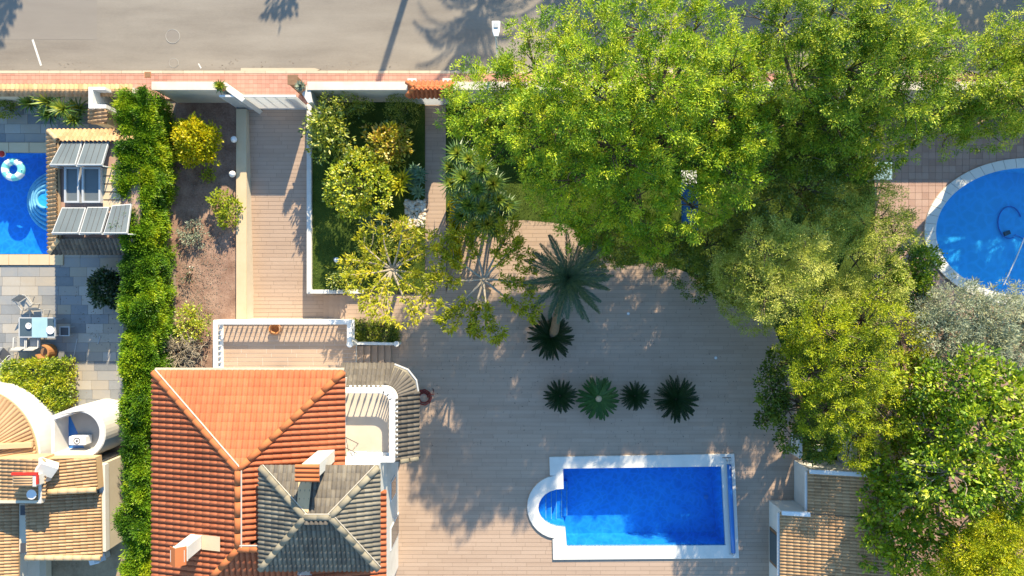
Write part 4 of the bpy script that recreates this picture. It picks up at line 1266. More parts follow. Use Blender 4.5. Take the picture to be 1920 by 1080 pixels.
# open round turret
tz = 2.2; ct = P(148, 812, tz); k = S * (H - tz) / H
def ring(rx, ry, a0, a1, n, dx=0, dy=0):
    return [(ct.x + dx + rx * k * math.cos(a0 + (a1 - a0) * i / n), ct.y + dy + ry * k * math.sin(a0 + (a1 - a0) * i / n)) for i in range(n + 1)]
lx = P(97, 0, tz).x
outer = ring(50, 50, -1.75, 1.75, 26) + [(lx - .05, P(0, 780, tz).y), (lx - .05, P(0, 862, tz).y)]
hole = ring(39, 39, -1.65, 1.65, 24, -.03) + [(lx + .12, P(0, 788, tz).y), (lx + .12, P(0, 850, tz).y)]
MB().prism(outer, 0, tz, [hole]).build('turret_wall', MT['white_plaster'], nh, bevel=.03)
TF = 1.2
MB().prism(hole, .5, TF).build('turret_floor', MT['concrete'], nh)
MB().prism([hole[-2], hole[-1], (P(158, 0, TF).x, hole[-1][1] + .02), (P(132, 0, TF).x, hole[-2][1] - .02)], TF + .003, TF + .012).build('blue_floor_coating', MT['blue_plastic'], nh)
ac = thing('condenser_unit', 'white air conditioning unit standing inside the round turret', 'air conditioner', P(152, 822, TF + .01))
b0 = P(152, 824, 1.5)
MB().box(b0.x - .38, b0.x + .38, b0.y - .2, b0.y + .2, TF + .06, TF + .6).build('casing', MT['white_paint'], ac, bevel=.02)
for sx in (-.28, .28): MB().box(b0.x + sx - .04, b0.x + sx + .04, b0.y - .19, b0.y + .19, TF + .012, TF + .058).build('foot', MT['dark_metal'], ac)
MB().torus((b0.x, b0.y, TF + .605), .14, .018, 20, 6).build('fan_guard', MT['dark_metal'], ac)
MB().lathe((b0.x, b0.y, TF + .6), [(.05, 0), (.05, .02)], 12).build('fan_hub', MT['dark_metal'], ac)
sd = thing('satellite_dish', 'small white dish on the edge of the neighbour roof', 'dish', P(62, 928, 3.5))
c = P(62, 926, 3.65)
MB().lathe(c, [(.02, 0), (.12, .02), (.2, .07), (.22, .1), (.21, .105), (.1, .03)], 16).build('reflector', MT['white_paint'], sd, smooth=True)
MB().tube([c + Vector((0, 0, -.35)), c + Vector((0, 0, .0))], .02, 6).build('mast', MT['grey_metal'], sd)
bx = thing('meter_box', 'small white box on the ground by the corner of the neighbour roof', 'box', P(187, 1047, .3))
MB().obox(P(187, 1046, .5), .5, .28, .9, .25).build('cabinet', MT['white_paint'], bx, bevel=.02)
MB().obox(P(187, 1046, .97), .56, .34, .04, .25).build('lid', MT['grey_metal'], bx)

# ================================================================== POOL PAVILION WITH SOLAR COLLECTORS
pz = 2.75
pav = thing('pool_pavilion', 'flat-topped pool pavilion with tan tile edging beside the left pool', 'pavilion', P(165, 360))
A_ = P(100, 468, pz); B2 = P(262, 250, pz)
MB().box(A_.x + .25, B2.x, A_.y + .25, B2.y - .2, 0, pz - .08).build('wall', MT['cream_plaster'], pav)
MB().box(A_.x + .2, B2.x, A_.y + .55, B2.y - .3, pz - .08, pz).build('flat_roof', MT['terracotta_paving'], pav)
def q4(*c): return [P(x, y, z) for x, y, z in c]
w1 = q4((94, 473, 2.6), (92, 246, 2.6), (108, 262, 2.98), (112, 448, 2.98))
s1 = q4((250, 474, 2.6), (94, 474, 2.6), (112, 448, 2.98), (250, 448, 2.98))
n1 = q4((92, 246, 2.6), (250, 246, 2.6), (250, 262, 2.98), (108, 262, 2.98))
rf = roof_body('tile_edging', MT['tan_ridge'], pav, [w1, s1, n1])
for i, (sl, lim) in enumerate(((w1, 40), (s1, 40), (n1, 30))):
    tiled_slope(rf, sl, .19, .26, .065, MT['tan_tile'] if i != 1 else MT['grey_tile'], Quota(lim), seed=70 + i)
ridge_caps(rf, P(94, 473, 2.66), P(112, 448, 3.02), .1, .3, MT['tan_ridge'])
ridge_caps(rf, P(92, 246, 2.66), P(108, 262, 3.02), .1, .3, MT['tan_ridge'])
MB().tube(q4((91, 245, 2.58), (93, 475, 2.58), (250, 475, 2.58)), .05, 6).build('gutter', MT['white_paint'], rf)
for i in range(5):
    y0 = 316 + 15 * i
    pbox(193, 226, y0, y0 + 13, pz + .0, pz + .09).build('roof_slab', MT['tan_coping'], pav, bevel=.01)
def glassbox(x0, x1, y0, y1, lab):
    t = thing('skylight', lab, 'skylight', P((x0 + x1) / 2, (y0 + y1) / 2, pz))
    a = P(x0, y1, pz + .3); b = P(x1, y0, pz + .3)
    MB().prism([(a.x, a.y), (b.x, a.y), (b.x, b.y), (a.x, b.y)], pz + .005, pz + .3, [[(a.x + .08, a.y + .08), (b.x - .08, a.y + .08), (b.x - .08, b.y - .08), (a.x + .08, b.y - .08)]]).build('frame', MT['grey_metal'], t)
    MB().box(a.x + .08, b.x - .08, a.y + .08, b.y - .08, pz + .2, pz + .22).build('pane', MT['solar'], t)
glassbox(120, 148, 313, 380, 'narrow skylight between the solar collectors, nearest the pool')
glassbox(153, 188, 313, 380, 'wider skylight between the solar collectors, next to the stone slabs')
def collector(lab, tl, tr, br, bl, z0, z1):
    c = [P(*tl, z0), P(*tr, z0), P(*br, z1), P(*bl, z1)]
    t = thing('solar_collector', lab, 'solar panel', Vector(((c[0].x + c[2].x) / 2, (c[0].y + c[2].y) / 2, pz)), 'solar collectors on the pavilion roof')
    nrm = (c[1] - c[0]).cross(c[3] - c[0]).normalized()
    if nrm.z < 0: nrm = -nrm
    lo = [p - nrm * .09 for p in c]
    MB().add(c + lo, [(0, 1, 2, 3), (7, 6, 5, 4), (0, 4, 5, 1), (1, 5, 6, 2), (2, 6, 7, 3), (3, 7, 4, 0)]).build('casing', MT['grey_metal'], t)
    cen = sum(c, Vector()) / 4
    g = [cen + (p - cen) * .93 + nrm * .006 for p in c]
    MB().add(g, [(0, 1, 2, 3)]).build('glazing', MT['solar'], t)
    for f in (.25, .5, .75):
        a = g[0].lerp(g[1], f); b = g[3].lerp(g[2], f)
        MB().bar(a + nrm * .004, b + nrm * .004, .018, .01).build('absorber_strip', MT['dark_metal'], t)
    for p in (c[2], c[3]):
        MB().tube([p - nrm * .09, Vector((p.x, p.y, pz - .01))], .025, 6).build('strut', MT['white_paint'], t)
    MB().tube([c[2] + nrm * .02, c[3] + nrm * .02], .03, 6).build('header_pipe', MT['grey_metal'], t)
collector('left solar collector of the pair in the upper row on the pavilion', (119, 262), (155, 262), (141, 309), (93, 309), 2.95, 3.6)
collector('right solar collector of the pair in the upper row on the pavilion', (160, 262), (205, 262), (191, 309), (144, 309), 2.95, 3.6)
collector('pale left solar collector in the lower row of three, nearest the pool', (116, 389), (161, 389), (146, 437), (97, 437), 2.95, 3.6)
collector('middle solar collector in the lower row of three', (164, 388), (204, 388), (189, 437), (149, 437), 2.95, 3.6)
collector('right solar collector in the lower row of three, against the hedge', (210, 385), (246, 382), (238, 437), (194, 437), 2.95, 3.6)

# barbecue by the street wall
bq = thing('barbecue', 'white masonry barbecue with a small tiled hood by the top left wall', 'barbecue', P(185, 205))
pbox(166, 174, 163, 203, 0, 2.3).build('side_wall', MT['white_paint'], bq)
pbox(174.4, 197, 163, 168, 0, 2.3).build('back_wall', MT['white_paint'], bq)
pbox(174.4, 199, 196, 203, 0, 2.2).build('front_wall', MT['white_paint'], bq)
pbox(174.6, 198, 168.4, 195.6, 0, 1.2).build('hearth', MT['dark_metal'], bq)
hr = [P(170, 232, 1.9), P(170, 204, 1.9), P(198, 204, 2.2), P(198, 232, 2.2)]
h_ = roof_body('hood', MT['tan_ridge'], bq, [hr], thick=.1)
tiled_slope(h_, hr, .17, .28, .06, MT['tan_tile'], Quota(20), seed=77)
pbox(172, 196, 206, 230, 0, 1.75).build('base', MT['cream_plaster'], bq)
pbox(204, 220, 193, 245, 0, .75).build('counter', MT['tan_coping'], bq)
pbox(231, 238, 182, 216, 0, 1.1).build('end_wall', MT['white_paint'], bq)

# ================================================================== POOL HOUSE (lower right)
ph = thing('pool_house', 'small white pool house with tan tile roof at the lower right of the deck', 'pool house', G(1530, 970))
def wedge(x0, x1, y0, y1, zl, zr):
    a = G(x0, y1); b = G(x1, y0)
    return MB().add([(a.x, a.y, 0), (b.x, a.y, 0), (b.x, b.y, 0), (a.x, b.y, 0), (a.x, a.y, zl), (b.x, a.y, zr), (b.x, b.y, zr), (a.x, b.y, zl)], [(3, 2, 1, 0), (4, 5, 6, 7), (0, 1, 5, 4), (1, 2, 6, 5), (2, 3, 7, 6), (3, 0, 4, 7)])
wedge(1489, 1600, 863, 938, 1.62, 2.3).build('wall', MT['white_plaster'], ph)
wedge(1442, 1600, 938.2, 1130, 1.5, 2.36).build('wall', MT['white_plaster'], ph)
ra = [G(1487, 940, 1.72), G(1487, 866, 1.72), G(1606, 866, 2.42), G(1606, 940, 2.42)]
rb = [G(1440, 1130, 1.58), G(1440, 941, 1.58), G(1606, 941, 2.48), G(1606, 1130, 2.48)]
r_ = roof_body('roof', MT['tan_ridge'], ph, [ra, rb], thick=.1)
tiled_slope(r_, ra, .15, .30, .06, MT['tan_tile'], Quota(110), seed=81)
tiled_slope(r_, rb, .15, .30, .06, MT['tan_tile'], Quota(180), seed=82)
MB().bar(G(1487, 865, 1.78), G(1606, 865, 2.5), .2, .14).build('verge', MT['white_paint'], r_, bevel=.02)
MB().bar(G(1440, 940, 1.66), G(1487, 940, 1.9), .2, .14).build('verge', MT['white_paint'], r_, bevel=.02)
MB().bar(G(1484, 866, 1.66), G(1484, 939, 1.66), .12, .1).build('gutter', MT['white_paint'], r_)
MB().bar(G(1437, 942, 1.5), G(1437, 1130, 1.5), .12, .1).build('gutter', MT['white_paint'], r_)
w = MB().box(G(1440.5, 0).x, G(1442.4, 0).x, G(0, 1050).y, G(0, 985).y, .15, 1.32).build('door', MT['brown_wood'], ph)
MB().box(G(1439.8, 0).x, G(1440.4, 0).x, G(0, 1045).y, G(0, 990).y, .22, 1.25).build('pane', MT['glass'], w)
# small yard walls north of the pool house
wall_thing('yard_wall', 'short white wall standing on the deck edge above the pool house', [G(1483, 850).to_2d()[:], G(1489, 850).to_2d()[:], G(1489, 812).to_2d()[:], G(1483, 812).to_2d()[:]], 0, .9, capw=.02)
wall_thing('yard_wall', 'white garden wall with tan top under the trees behind the pool house', [G(1570, 862).to_2d()[:], G(1577, 862).to_2d()[:], G(1577, 790).to_2d()[:], G(1570, 790).to_2d()[:]], 0, 1.5, capw=.03, capmat='tan_coping')
wall_thing('yard_wall', 'low sunlit white wall between the yard walls above the pool house', [G(1520, 840).to_2d()[:], G(1565, 840).to_2d()[:], G(1565, 833).to_2d()[:], G(1520, 833).to_2d()[:]], 0, .6, capw=.02)

# ================================================================== GATES AND STREET THINGS
gt = thing('driveway_gate', 'white sliding gate of pale panels across the top of the driveway', 'gate', P(510, 204))
gx0, gx1 = P(457, 0).x - .25, P(583, 0).x - .05
gy = 8.76
npn = 7
for i in range(npn):
    a = gx0 + (gx1 - gx0) * i / npn; b = gx0 + (gx1 - gx0) * (i + 1) / npn
    MB().box(a + .014, b - .014, gy - .02, gy + .02, .08, 2.12).build('panel', MT['gate_panel'], gt)
    MB().box(a - .012, a + .012, gy - .028, gy + .028, .04, 2.14).build('stile', MT['white_paint'], gt)
MB().bar((gx0, gy, 2.16), (gx1, gy, 2.16), .09, .07).build('top_rail', MT['white_paint'], gt)
MB().bar((gx0, gy, .04), (gx1, gy, .04), .09, .06).build('bottom_rail', MT['white_paint'], gt)
# tiled porch over the garden gate
po = thing('gate_porch', 'orange tiled porch roof over the garden gate in the street wall', 'porch', P(806, 185))
zz = 2.75
E = [P(764, 180, zz), P(848, 180, zz), P(848, 156, zz), P(764, 156, zz)]
ra0, ra1 = P(778, 165, 3.15), P(838, 165, 3.15)
for sx in (772, 838):
    c = P(sx, 170, zz); MB().box(c.x - .2, c.x + .2, 8.95, 9.4, 0, zz - .03).build('pillar', MT['white_plaster'], po)
pr = roof_body('roof', MT['orange_ridge'], po, [[E[0], E[1], ra1, ra0], [E[1], E[2], ra1], [E[2], E[3], ra0, ra1], [E[3], E[0], ra0]], thick=.08)
tiled_slope(pr, [E[0], E[1], ra1, ra0], .2, .27, .075, MT['orange_tile'], Quota(40), seed=91)
tiled_slope(pr, [E[2], E[3], ra0, ra1], .2, .27, .075, MT['orange_tile'], Quota(40), seed=92)
for a, b in ((E[0], ra0), (E[1], ra1), (E[2], ra1), (E[3], ra0), (ra0, ra1)):
    ridge_caps(pr, a + Vector((0, 0, .04)), b + Vector((0, 0, .04)), .1, .3, MT['orange_ridge'])
MB().box(P(772, 0, zz).x + .2, P(797, 0).x - .01, 8.97, 9.3, 0, 2.3).build('infill_wall', MT['white_plaster'], po)
MB().box(P(832, 0).x + .01, P(838, 0, zz).x + .25, 8.97, 9.3, 0, 2.3).build('infill_wall', MT['white_plaster'], po)
dr = MB().box(P(797, 0).x, P(832, 0).x, 8.93, 8.98, .05, 2.2).build('gate_leaf', MT['gate_panel'], po)
MB().box(P(826, 0).x, P(829, 0).x, 8.89, 8.93, 1.0, 1.1).build('handle', MT['dark_metal'], dr)

# street lamp
lp = thing('street_lamp', 'street lamp with a white rectangular head on a slim pole by the kerb', 'street lamp', G(934.5, 137, .1))
b0 = G(934.5, 137, 0)
MB().tube([b0 + Vector((0, 0, .1)), b0 + Vector((0, 0, 2)), b0 + Vector((0, 0, 4.85))], [.06, .05, .035], 10).build('pole', MT['white_paint'], lp, smooth=True)
MB().lathe(b0 + Vector((0, 0, .1)), [(.13, 0), (.13, .03), (.075, .06), (.07, .35)], 12).build('base', MT['grey_metal'], lp)
hd = MB().prism([(b0.x - .09, b0.y - .05), (b0.x + .09, b0.y - .05), (b0.x + .15, b0.y + .16), (b0.x + .18, b0.y + .6), (b0.x - .18, b0.y + .6), (b0.x - .15, b0.y + .16)], 4.86, 4.95).build('lamp_head', MT['white_paint'], lp, bevel=.02)
MB().box(b0.x - .09, b0.x + .09, b0.y + .3, b0.y + .5, 4.95, 4.99).build('sensor_cover', MT['grey_metal'], hd, bevel=.01)

def pot_plant(label, c, z, pr_, rr_, n, leaf, seed):
    t = thing('potted_plant', label, 'potted plant', Vector((c.x, c.y, z)))
    MB().lathe((c.x, c.y, z), [(pr_ * .7, 0), (pr_, .3), (pr_ * 1.08, .33), (pr_ * .95, .34), (pr_ * .9, .28)], 16).build('pot', MT['terracotta'], t, smooth=True)
    mb = MB(); rosette(mb, (c.x, c.y, z + .3), rr_, n, .08, .25, seed)
    mb.build('leaves', LF[leaf], t, recalc=False)
    return t
pot_plant('round agave in a pot on the gate pillar, left of the white gate', P(413, 162, 2.6), WZ, .2, .38, 46, 'green_bush', 3)
pot_plant('greyish agave in a pot on the gate pillar, right of the white gate', P(564, 162, 2.6), WZ, .2, .34, 46, 'grey_leaf', 4)
bx = thing('letter_box', 'brown letter box beside the potted agave right of the gate', 'box', P(549, 160, 1.5))
c = P(549, 160, 2.0)
MB().box(c.x - .2, c.x + .2, 9.34, 9.34 + .4, .1, 2.0).build('cabinet', MT['brown_wood'], bx, bevel=.02)
MB().box(c.x - .23, c.x + .23, 9.31, 9.77, 2.0, 2.05).build('lid', MT['brown_wood'], bx)
bx = thing('drain_cover', 'small brown utility cover on the pink pavement above the hedge', 'cover', P(277, 140, .11))
MB().obox(P(277, 140, .112), .32, .28, .014).build('plate', MT['terracotta'], bx)
MB().obox(P(277, 140, .121), .26, .22, .006).build('inner_plate', MT['brown_wood'], bx)
bx = thing('drain_cover', 'small rusty utility cover on the pink pavement left of the pine', 'cover', P(861, 147, .11))
MB().obox(P(861, 147, .112), .26, .26, .014).build('plate', MT['terracotta'], bx)
MB().obox(P(861, 147, .121), .2, .2, .006).build('inner_plate', MT['brown_wood'], bx)

# utility pole across the road: its shadow crosses the road and pavement
up_ = thing('utility_pole', 'tall round pole across the road whose shadow crosses the asphalt', 'pole', G(882, -392, 0))
b0 = G(882, -392, 0)
MB().tube([b0, b0 + Vector((0, 0, 5)), b0 + Vector((0, 0, 9.3))], [.19, .165, .14], 14).build('shaft', MT['concrete'], up_, smooth=True)
MB().lathe(b0 + Vector((0, 0, 9.3)), [(.15, 0), (.12, .06), (.02, .1)], 12).build('cap', MT['concrete'], up_)

# ================================================================== LEFT PATIO FURNITURE
tbz = .74
tb = thing('patio_table', 'dark glass patio table with a pale blue runner, left patio', 'table', P(70, 615))
a = P(36, 632, tbz); b = P(103, 596, tbz)
MB().box(a.x, b.x, a.y, b.y, tbz - .03, tbz).build('tabletop', MT['glass'], tb)
for (p0, p1) in (((a.x, a.y), (b.x, a.y)), ((a.x, b.y), (b.x, b.y)), ((a.x, a.y + .03), (a.x, b.y - .03)), ((b.x, a.y + .03), (b.x, b.y - .03))):
    MB().bar((*p0, tbz - .03), (*p1, tbz - .03), .05, .07).build('edge_frame', MT['grey_metal'], tb)
for (x, y) in ((a.x + .06, a.y + .06), (b.x - .06, a.y + .06), (a.x + .06, b.y - .06), (b.x - .06, b.y - .06)):
    MB().box(x - .025, x + .025, y - .025, y + .025, .02, tbz - .06).build('leg', MT['grey_metal'], tb)
ru = P(74, 614, tbz)
tag(MB().box(P(60, 0, tbz).x, P(89, 0, tbz).x, a.y - .02, b.y + .02, tbz + .004, tbz + .01).build('table_runner', MT['blue_cloth'], loc=ru), 'pale blue cloth runner lying across the dark patio table', 'tablecloth')
tag(MB().lathe(P(55, 611, tbz + .005), [(.08, 0), (.14, .05), (.15, .06), (.13, .055), (.07, .012)], 16).build('bowl', MT['white_paint'], loc=P(55, 611, tbz), smooth=True), 'white bowl on the patio table left of the blue runner', 'bowl')
tag(MB().lathe(P(95, 619, tbz + .005), [(.12, 0), (.19, .03), (.2, .04), (.18, .035), (.1, .01)], 18).build('plate', MT['white_paint'], loc=P(95, 619, tbz), smooth=True), 'white plate on the patio table right of the blue runner', 'plate')

def chair(label, c, rz, frame, seat, wicker=False):
    t = thing('patio_chair', label, 'chair', P(*c), 'chairs on the left patio')
    o = P(*c)
    def L(x, y, z): return o + Matrix.Rotation(rz, 3, 'Z') @ Vector((x, y, z))
    MB().obox(L(0, 0, .43), .5, .48, .06, rz).build('seat', MT[seat], t, bevel=.015)
    bk = MB()
    q = [L(-.25, .22, .5), L(.25, .22, .5), L(.25, .34, .92), L(-.25, .34, .92)]
    dv_ = Matrix.Rotation(rz, 3, 'Z') @ Vector((0, .04, .01))
    bk.add(q + [v + dv_ for v in q], [(0, 1, 2, 3), (7, 6, 5, 4), (0, 4, 5, 1), (1, 5, 6, 2), (2, 6, 7, 3), (3, 7, 4, 0)]).build('backrest', MT[seat], t, bevel=.012)
    for sx in (-1, 1):
        for sy in (-1, 1):
            MB().tube([L(sx * .26, sy * .22, .02), L(sx * .26, sy * .24, .43)], .018, 6).build('leg', MT[frame], t)
        MB().tube([L(sx * .27, -.24, .43), L(sx * .28, -.22, .64), L(sx * .28, .26, .66), L(sx * .27, .3, .8)], .02, 6).build('armrest', MT[frame], t, smooth=True)
    return t
chair('light framed patio chair turned at an angle above the dark table', (62, 568), .6, 'grey_metal', 'concrete')
chair('light patio chair half tucked under the top edge of the table', (85, 590), 0.05, 'grey_metal', 'concrete')
chair('dark patio chair at the left end below the table', (20, 664), 2.4, 'grey_metal', 'dark_metal')
chair('light patio chair tucked under the lower edge of the table, left of two', (54, 640), math.pi, 'grey_metal', 'concrete')
chair('light patio chair tucked under the lower edge of the table, right of two', (78, 640), math.pi, 'grey_metal', 'concrete')
# wicker armchair
wc = thing('wicker_chair', 'orange-brown wicker tub chair above the clipped patio hedge', 'chair', P(97, 660))
o = P(97, 658)
sg = [(o.x + .36 * math.cos(a), o.y + .36 * math.sin(a)) for a in [math.radians(200 + 250 * k / 14) for k in range(15)]]
si = [(o.x + .27 * math.cos(a), o.y + .27 * math.sin(a)) for a in [math.radians(200 + 250 * k / 14) for k in range(15)]]
MB().prism(sg + si[::-1], .1, .72).build('tub_back', MT['wicker'], wc, bevel=.02)
MB().lathe((o.x, o.y, .08), [(.26, 0), (.26, .32), (.24, .36)], 18).build('seat', MT['brown_wood'], wc)
for a in (.8, 2.4, 4.0, 5.5):
    MB().lathe((o.x + .26 * math.cos(a), o.y + .26 * math.sin(a), .02), [(.025, 0), (.025, .1)], 8).build('leg', MT['dark_metal'], wc)
stb = thing('side_table', 'small square metal side table right of the patio table', 'side table', P(132, 621))
o = P(133, 620)
MB().box(o.x - .2, o.x + .2, o.y - .2, o.y + .2, .44, .46).build('top', MT['dark_metal'], stb)
for (dx, dy, sx, sy) in ((0, .21, .24, .02), (0, -.21, .24, .02), (.22, 0, .02, .19), (-.22, 0, .02, .19)):
    MB().box(o.x + dx - sx, o.x + dx + sx, o.y + dy - sy, o.y + dy + sy, .43, .48).build('rim', MT['grey_metal'], stb)
for (dx, dy) in ((-.2, -.2), (.2, -.2), (.2, .2), (-.2, .2)):
    MB().box(o.x + dx - .015, o.x + dx + .015, o.y + dy - .015, o.y + dy + .015, .02, .43).build('leg', MT['grey_metal'], stb)
tag(MB().tube([P(145, 635, .04), P(140, 660, .04), P(135, 682, .04)], .022, 6).build('pool_brush_pole', MT['grey_metal'], loc=P(140, 660)), 'thin pale pole lying on the shaded patio below the side table', 'pole')
tag(MB().tube([P(188, 630, .04), P(184, 645, .04)], .025, 6).build('short_rod', MT['grey_metal'], loc=P(186, 638)), 'short pale rod lying on the shaded patio near the hedge', 'rod')

# pool toys
rg = thing('swim_ring', 'teal and white inflatable swim ring floating in the left pool', 'swim ring', P(25, 318, -.04))
MB().torus(P(25, 318, .06), .40, .17, 32, 12, seg_tint=lambda i: (0.01 if (i // 3) % 2 else .5) + .02 * (i % 3)).build('tube', MT['ring_plastic'], rg, smooth=True)
MB().lathe(P(41, 318, .2), [(.02, 0), (.015, .05)], 8).build('valve', MT['white_paint'], rg)
bl = thing('beach_ball', 'red and white ball floating in the top corner of the left pool', 'ball', P(9, 290, -.04))
prof = [(.001, 0)] + [(.16 * math.sin(math.pi * k / 10), .16 - .16 * math.cos(math.pi * k / 10)) for k in range(1, 10)] + [(.001, .32)]
MB().lathe(P(9, 290, -.08), prof, 18).build('ball', MT['red_paint'], bl, smooth=True)
MB().lathe(P(9, 290, -.08), [(.161 * math.sin(t), .16 - .161 * math.cos(t)) for t in (1.35, 1.57, 1.8)], 18).build('white_band', MT['white_paint'], bl, smooth=True)

# pool vacuum in the right pool
pc = thing('pool_vacuum_pole', 'long white pole with blue-grey hose leaning in the right pool', 'pool cleaner', P(1885, 530, .1))
MB().tube([P(1882, 534, .12), P(1905, 485, .12), P(1938, 405, .12)], .028, 8).build('pole', MT['white_paint'], pc)
hz = [P(1893 + 22 * math.cos(a) , 417 - 30 * math.sin(a), -1.43) for a in [math.radians(20 + 16 * k) for k in range(18)]] + [P(1903, 440, -1.43), P(1930, 452, -1.42)]
MB().tube(hz, .03, 6).build('hose', MT['blue_plastic'], pc, smooth=True)
MB().obox(P(1888, 437, -1.42), .3, .2, .1, .4).build('vacuum_head', MT['dark_metal'], pc)

# cover roller by the main pool
cr = thing('pool_cover_roller', 'blue rolled-up pool cover on its roller at the right end of the pool', 'pool cover', P(1371, 955, .1))
a = P(1367, 871, .3); b = P(1375, 1036, .3)
MB().tube([a, a.lerp(b, .3), a.lerp(b, .7), b], [.105, .115, .112, .105], 14).build('rolled_cover', MT['blue_plastic'], cr, smooth=True)
MB().tube([a + (a - b).normalized() * .3, b + (b - a).normalized() * .15], .03, 8).build('axle', MT['grey_metal'], cr)
for (q, s_) in ((a, 1), (b, -1)):
    e = q + Vector((0, s_ * .14, 0))
    MB().bar(Vector((e.x - .14, e.y, .12)), Vector((e.x + .14, e.y, .12)), .05, .04).build('foot', MT['grey_metal'], cr)
    MB().bar(Vector((e.x - .0, e.y, .12)), Vector((e.x, e.y, .3)), .05, .05).build('bracket', MT['grey_metal'], cr)
e = a + Vector((0, .3, 0))
MB().bar(e + Vector((-.32, .03, 0)), e + Vector((.1, .03, 0)), .035, .035).build('crank', MT['dark_metal'], cr)
sk = thing('skimmer_lid', 'small pale drain fitting on the floor of the main pool', 'drain', P(1324, 932, -1.59))
MB().lathe(P(1324, 932, -1.598), [(.12, 0), (.12, .02), (.1, .03)], 16).build('drain_cover', MT['pool_step'], sk)
MB().torus(P(1324, 932, -1.585), .11, .012, 16, 6).build('rim', MT['pool_step'], sk)

# hose reel and bits on the deck
hr_ = thing('garden_hose', 'coiled dark red hose lying on the deck beside the rounded skirt roof', 'hose', P(795, 745, .01))
o = P(795, 745)
pts = [(o.x + (.20 + .010 * k) * math.cos(k * .7), o.y + (.20 + .010 * k) * math.sin(k * .7), .04 + .05 * ((k // 9) % 3)) for k in range(22)]
MB().tube(pts, .035, 6).build('coil', MT['dark_red'], hr_, smooth=True)
MB().tube([pts[-1], (o.x + .5, o.y + .12, .035), (o.x + .46, o.y + .4, .03)], .02, 6).build('hose_end', MT['dark_red'], hr_)
for (x, y, lab) in ((1178, 588, 'small pale lamp set in the shaded deck near the palm'), (1342, 671, 'small pale lamp set in the shaded deck below the olive tree')):
    t = thing('deck_light', lab, 'deck light', P(x, y))
    MB().lathe(P(x, y, .004), [(.08, 0), (.075, .012)], 14).build('bezel', MT['grey_metal'], t)
    MB().lathe(P(x, y, .014), [(.055, 0), (.05, .01)], 14).build('lens', MT['white_paint'], t)
wr = thing('woven_basket', 'orange woven basket standing on the terrace behind the balustrade', 'basket', P(517, 617, TZ))
MB().lathe(P(517, 617, TZ + .002), [(.16, 0), (.24, .22), (.26, .24), (.23, .22), (.15, .03)], 16).build('bowl', MT['wicker'], wr, smooth=True)
MB().torus(P(517, 617, TZ + .24), .245, .025, 20, 6).build('rim', MT['terracotta'], wr)
# sun bed and rail on the balcony
sb = thing('sun_lounger', 'white sun lounger on the balcony beside the orange roof', 'sun lounger', P(668, 852, BZ))
def LB(x, y, z): return P(x, y, BZ + z)
MB().obox(LB(670, 854, .32), .85, .36, .09).build('mattress', MT['white_paint'], sb, bevel=.03)
MB().obox(LB(656, 854, .42), .3, .36, .07, 0, 0, ('Y', .5)).build('backrest', MT['white_paint'], sb, bevel=.02)
for dx in (-14, 14):
    for dy in (-4, 4):
        MB().tube([LB(670 + dx, 854 + dy, 0), LB(670 + dx, 854 + dy, .28)], .018, 6).build('leg', MT['grey_metal'], sb)
ck = thing('folding_airer', 'wire laundry airer standing on the sunlit balcony', 'airer', P(660, 832, BZ))
for i in range(7):
    MB().tube([LB(648 + 4 * i, 820 + 2 * i, .8), LB(645 + 4 * i, 838 + 2 * i, .8)], .007, 4).build('wire', MT['grey_metal'], ck)
for (p0, p1) in (((648, 820), (672, 832)), ((645, 838), (669, 850))):
    MB().tube([LB(*p0, .8), LB(*p1, .8)], .016, 6).build('frame_bar', MT['dark_metal'], ck)
    MB().tube([LB(*p0, .8), LB(p1[0], p1[1], 0)], .014, 6).build('leg', MT['dark_metal'], ck)
    MB().tube([LB(*p1, .8), LB(p0[0], p0[1], 0)], .014, 6).build('leg', MT['dark_metal'], ck)
# garden bed lamps by the driveway
for (x, y, lab) in ((440, 262, 'white bulkhead lamp on the garden wall beside the yellow shrub'), (437, 327, 'round white globe lamp in the garden bed by the driveway')):
    t = thing('garden_lamp', lab, 'lamp', P(x, y))
    o = P(x, y, .6)
    MB().tube([Vector((o.x, o.y, -.02)), Vector((o.x, o.y, .5))], .03, 8).build('post', MT['dark_metal'], t)
    MB().lathe((o.x, o.y, .5), [(.03, 0), (.12, .08), (.16, .18), (.12, .29), (.03, .34)], 16).build('globe', MT['white_paint'], t, smooth=True)
# play slide under the pine
sl = thing('play_slide', 'blue plastic play slide half hidden under the big pine', 'slide', P(1290, 420))
def LS(x, y, z): return P(x, y, z)
ch_ = MB(); n = 8
for i in range(n + 1):
    t = i / n; z = .25 + 1.35 * (1 - t) ** 1.2
    for (xx, dz) in ((1276, .18), (1280, 0), (1303, 0), (1307, .18)):
        v = LS(xx, 345 + 88 * t, z); ch_.v.append((v.x, v.y, z + dz))
for i in range(n):
    for j in range(3): ch_.f.append((i * 4 + j, i * 4 + j + 1, i * 4 + j + 5, i * 4 + j + 4)); ch_.t.append(0)
ch_.build('chute', MT['blue_plastic'], sl, smooth=False, recalc=False)
for xx in (1279, 1304):
    MB().tube([LS(xx, 345, 0), LS(xx, 345, 2.0)], .05, 8).build('post', MT['blue_plastic'], sl)
MB().box(LS(1277, 0, 1.5).x, LS(1306, 0, 1.5).x, LS(0, 346, 1.5).y, LS(0, 320, 1.5).y, 1.5, 1.56).build('platform', MT['white_paint'], sl)
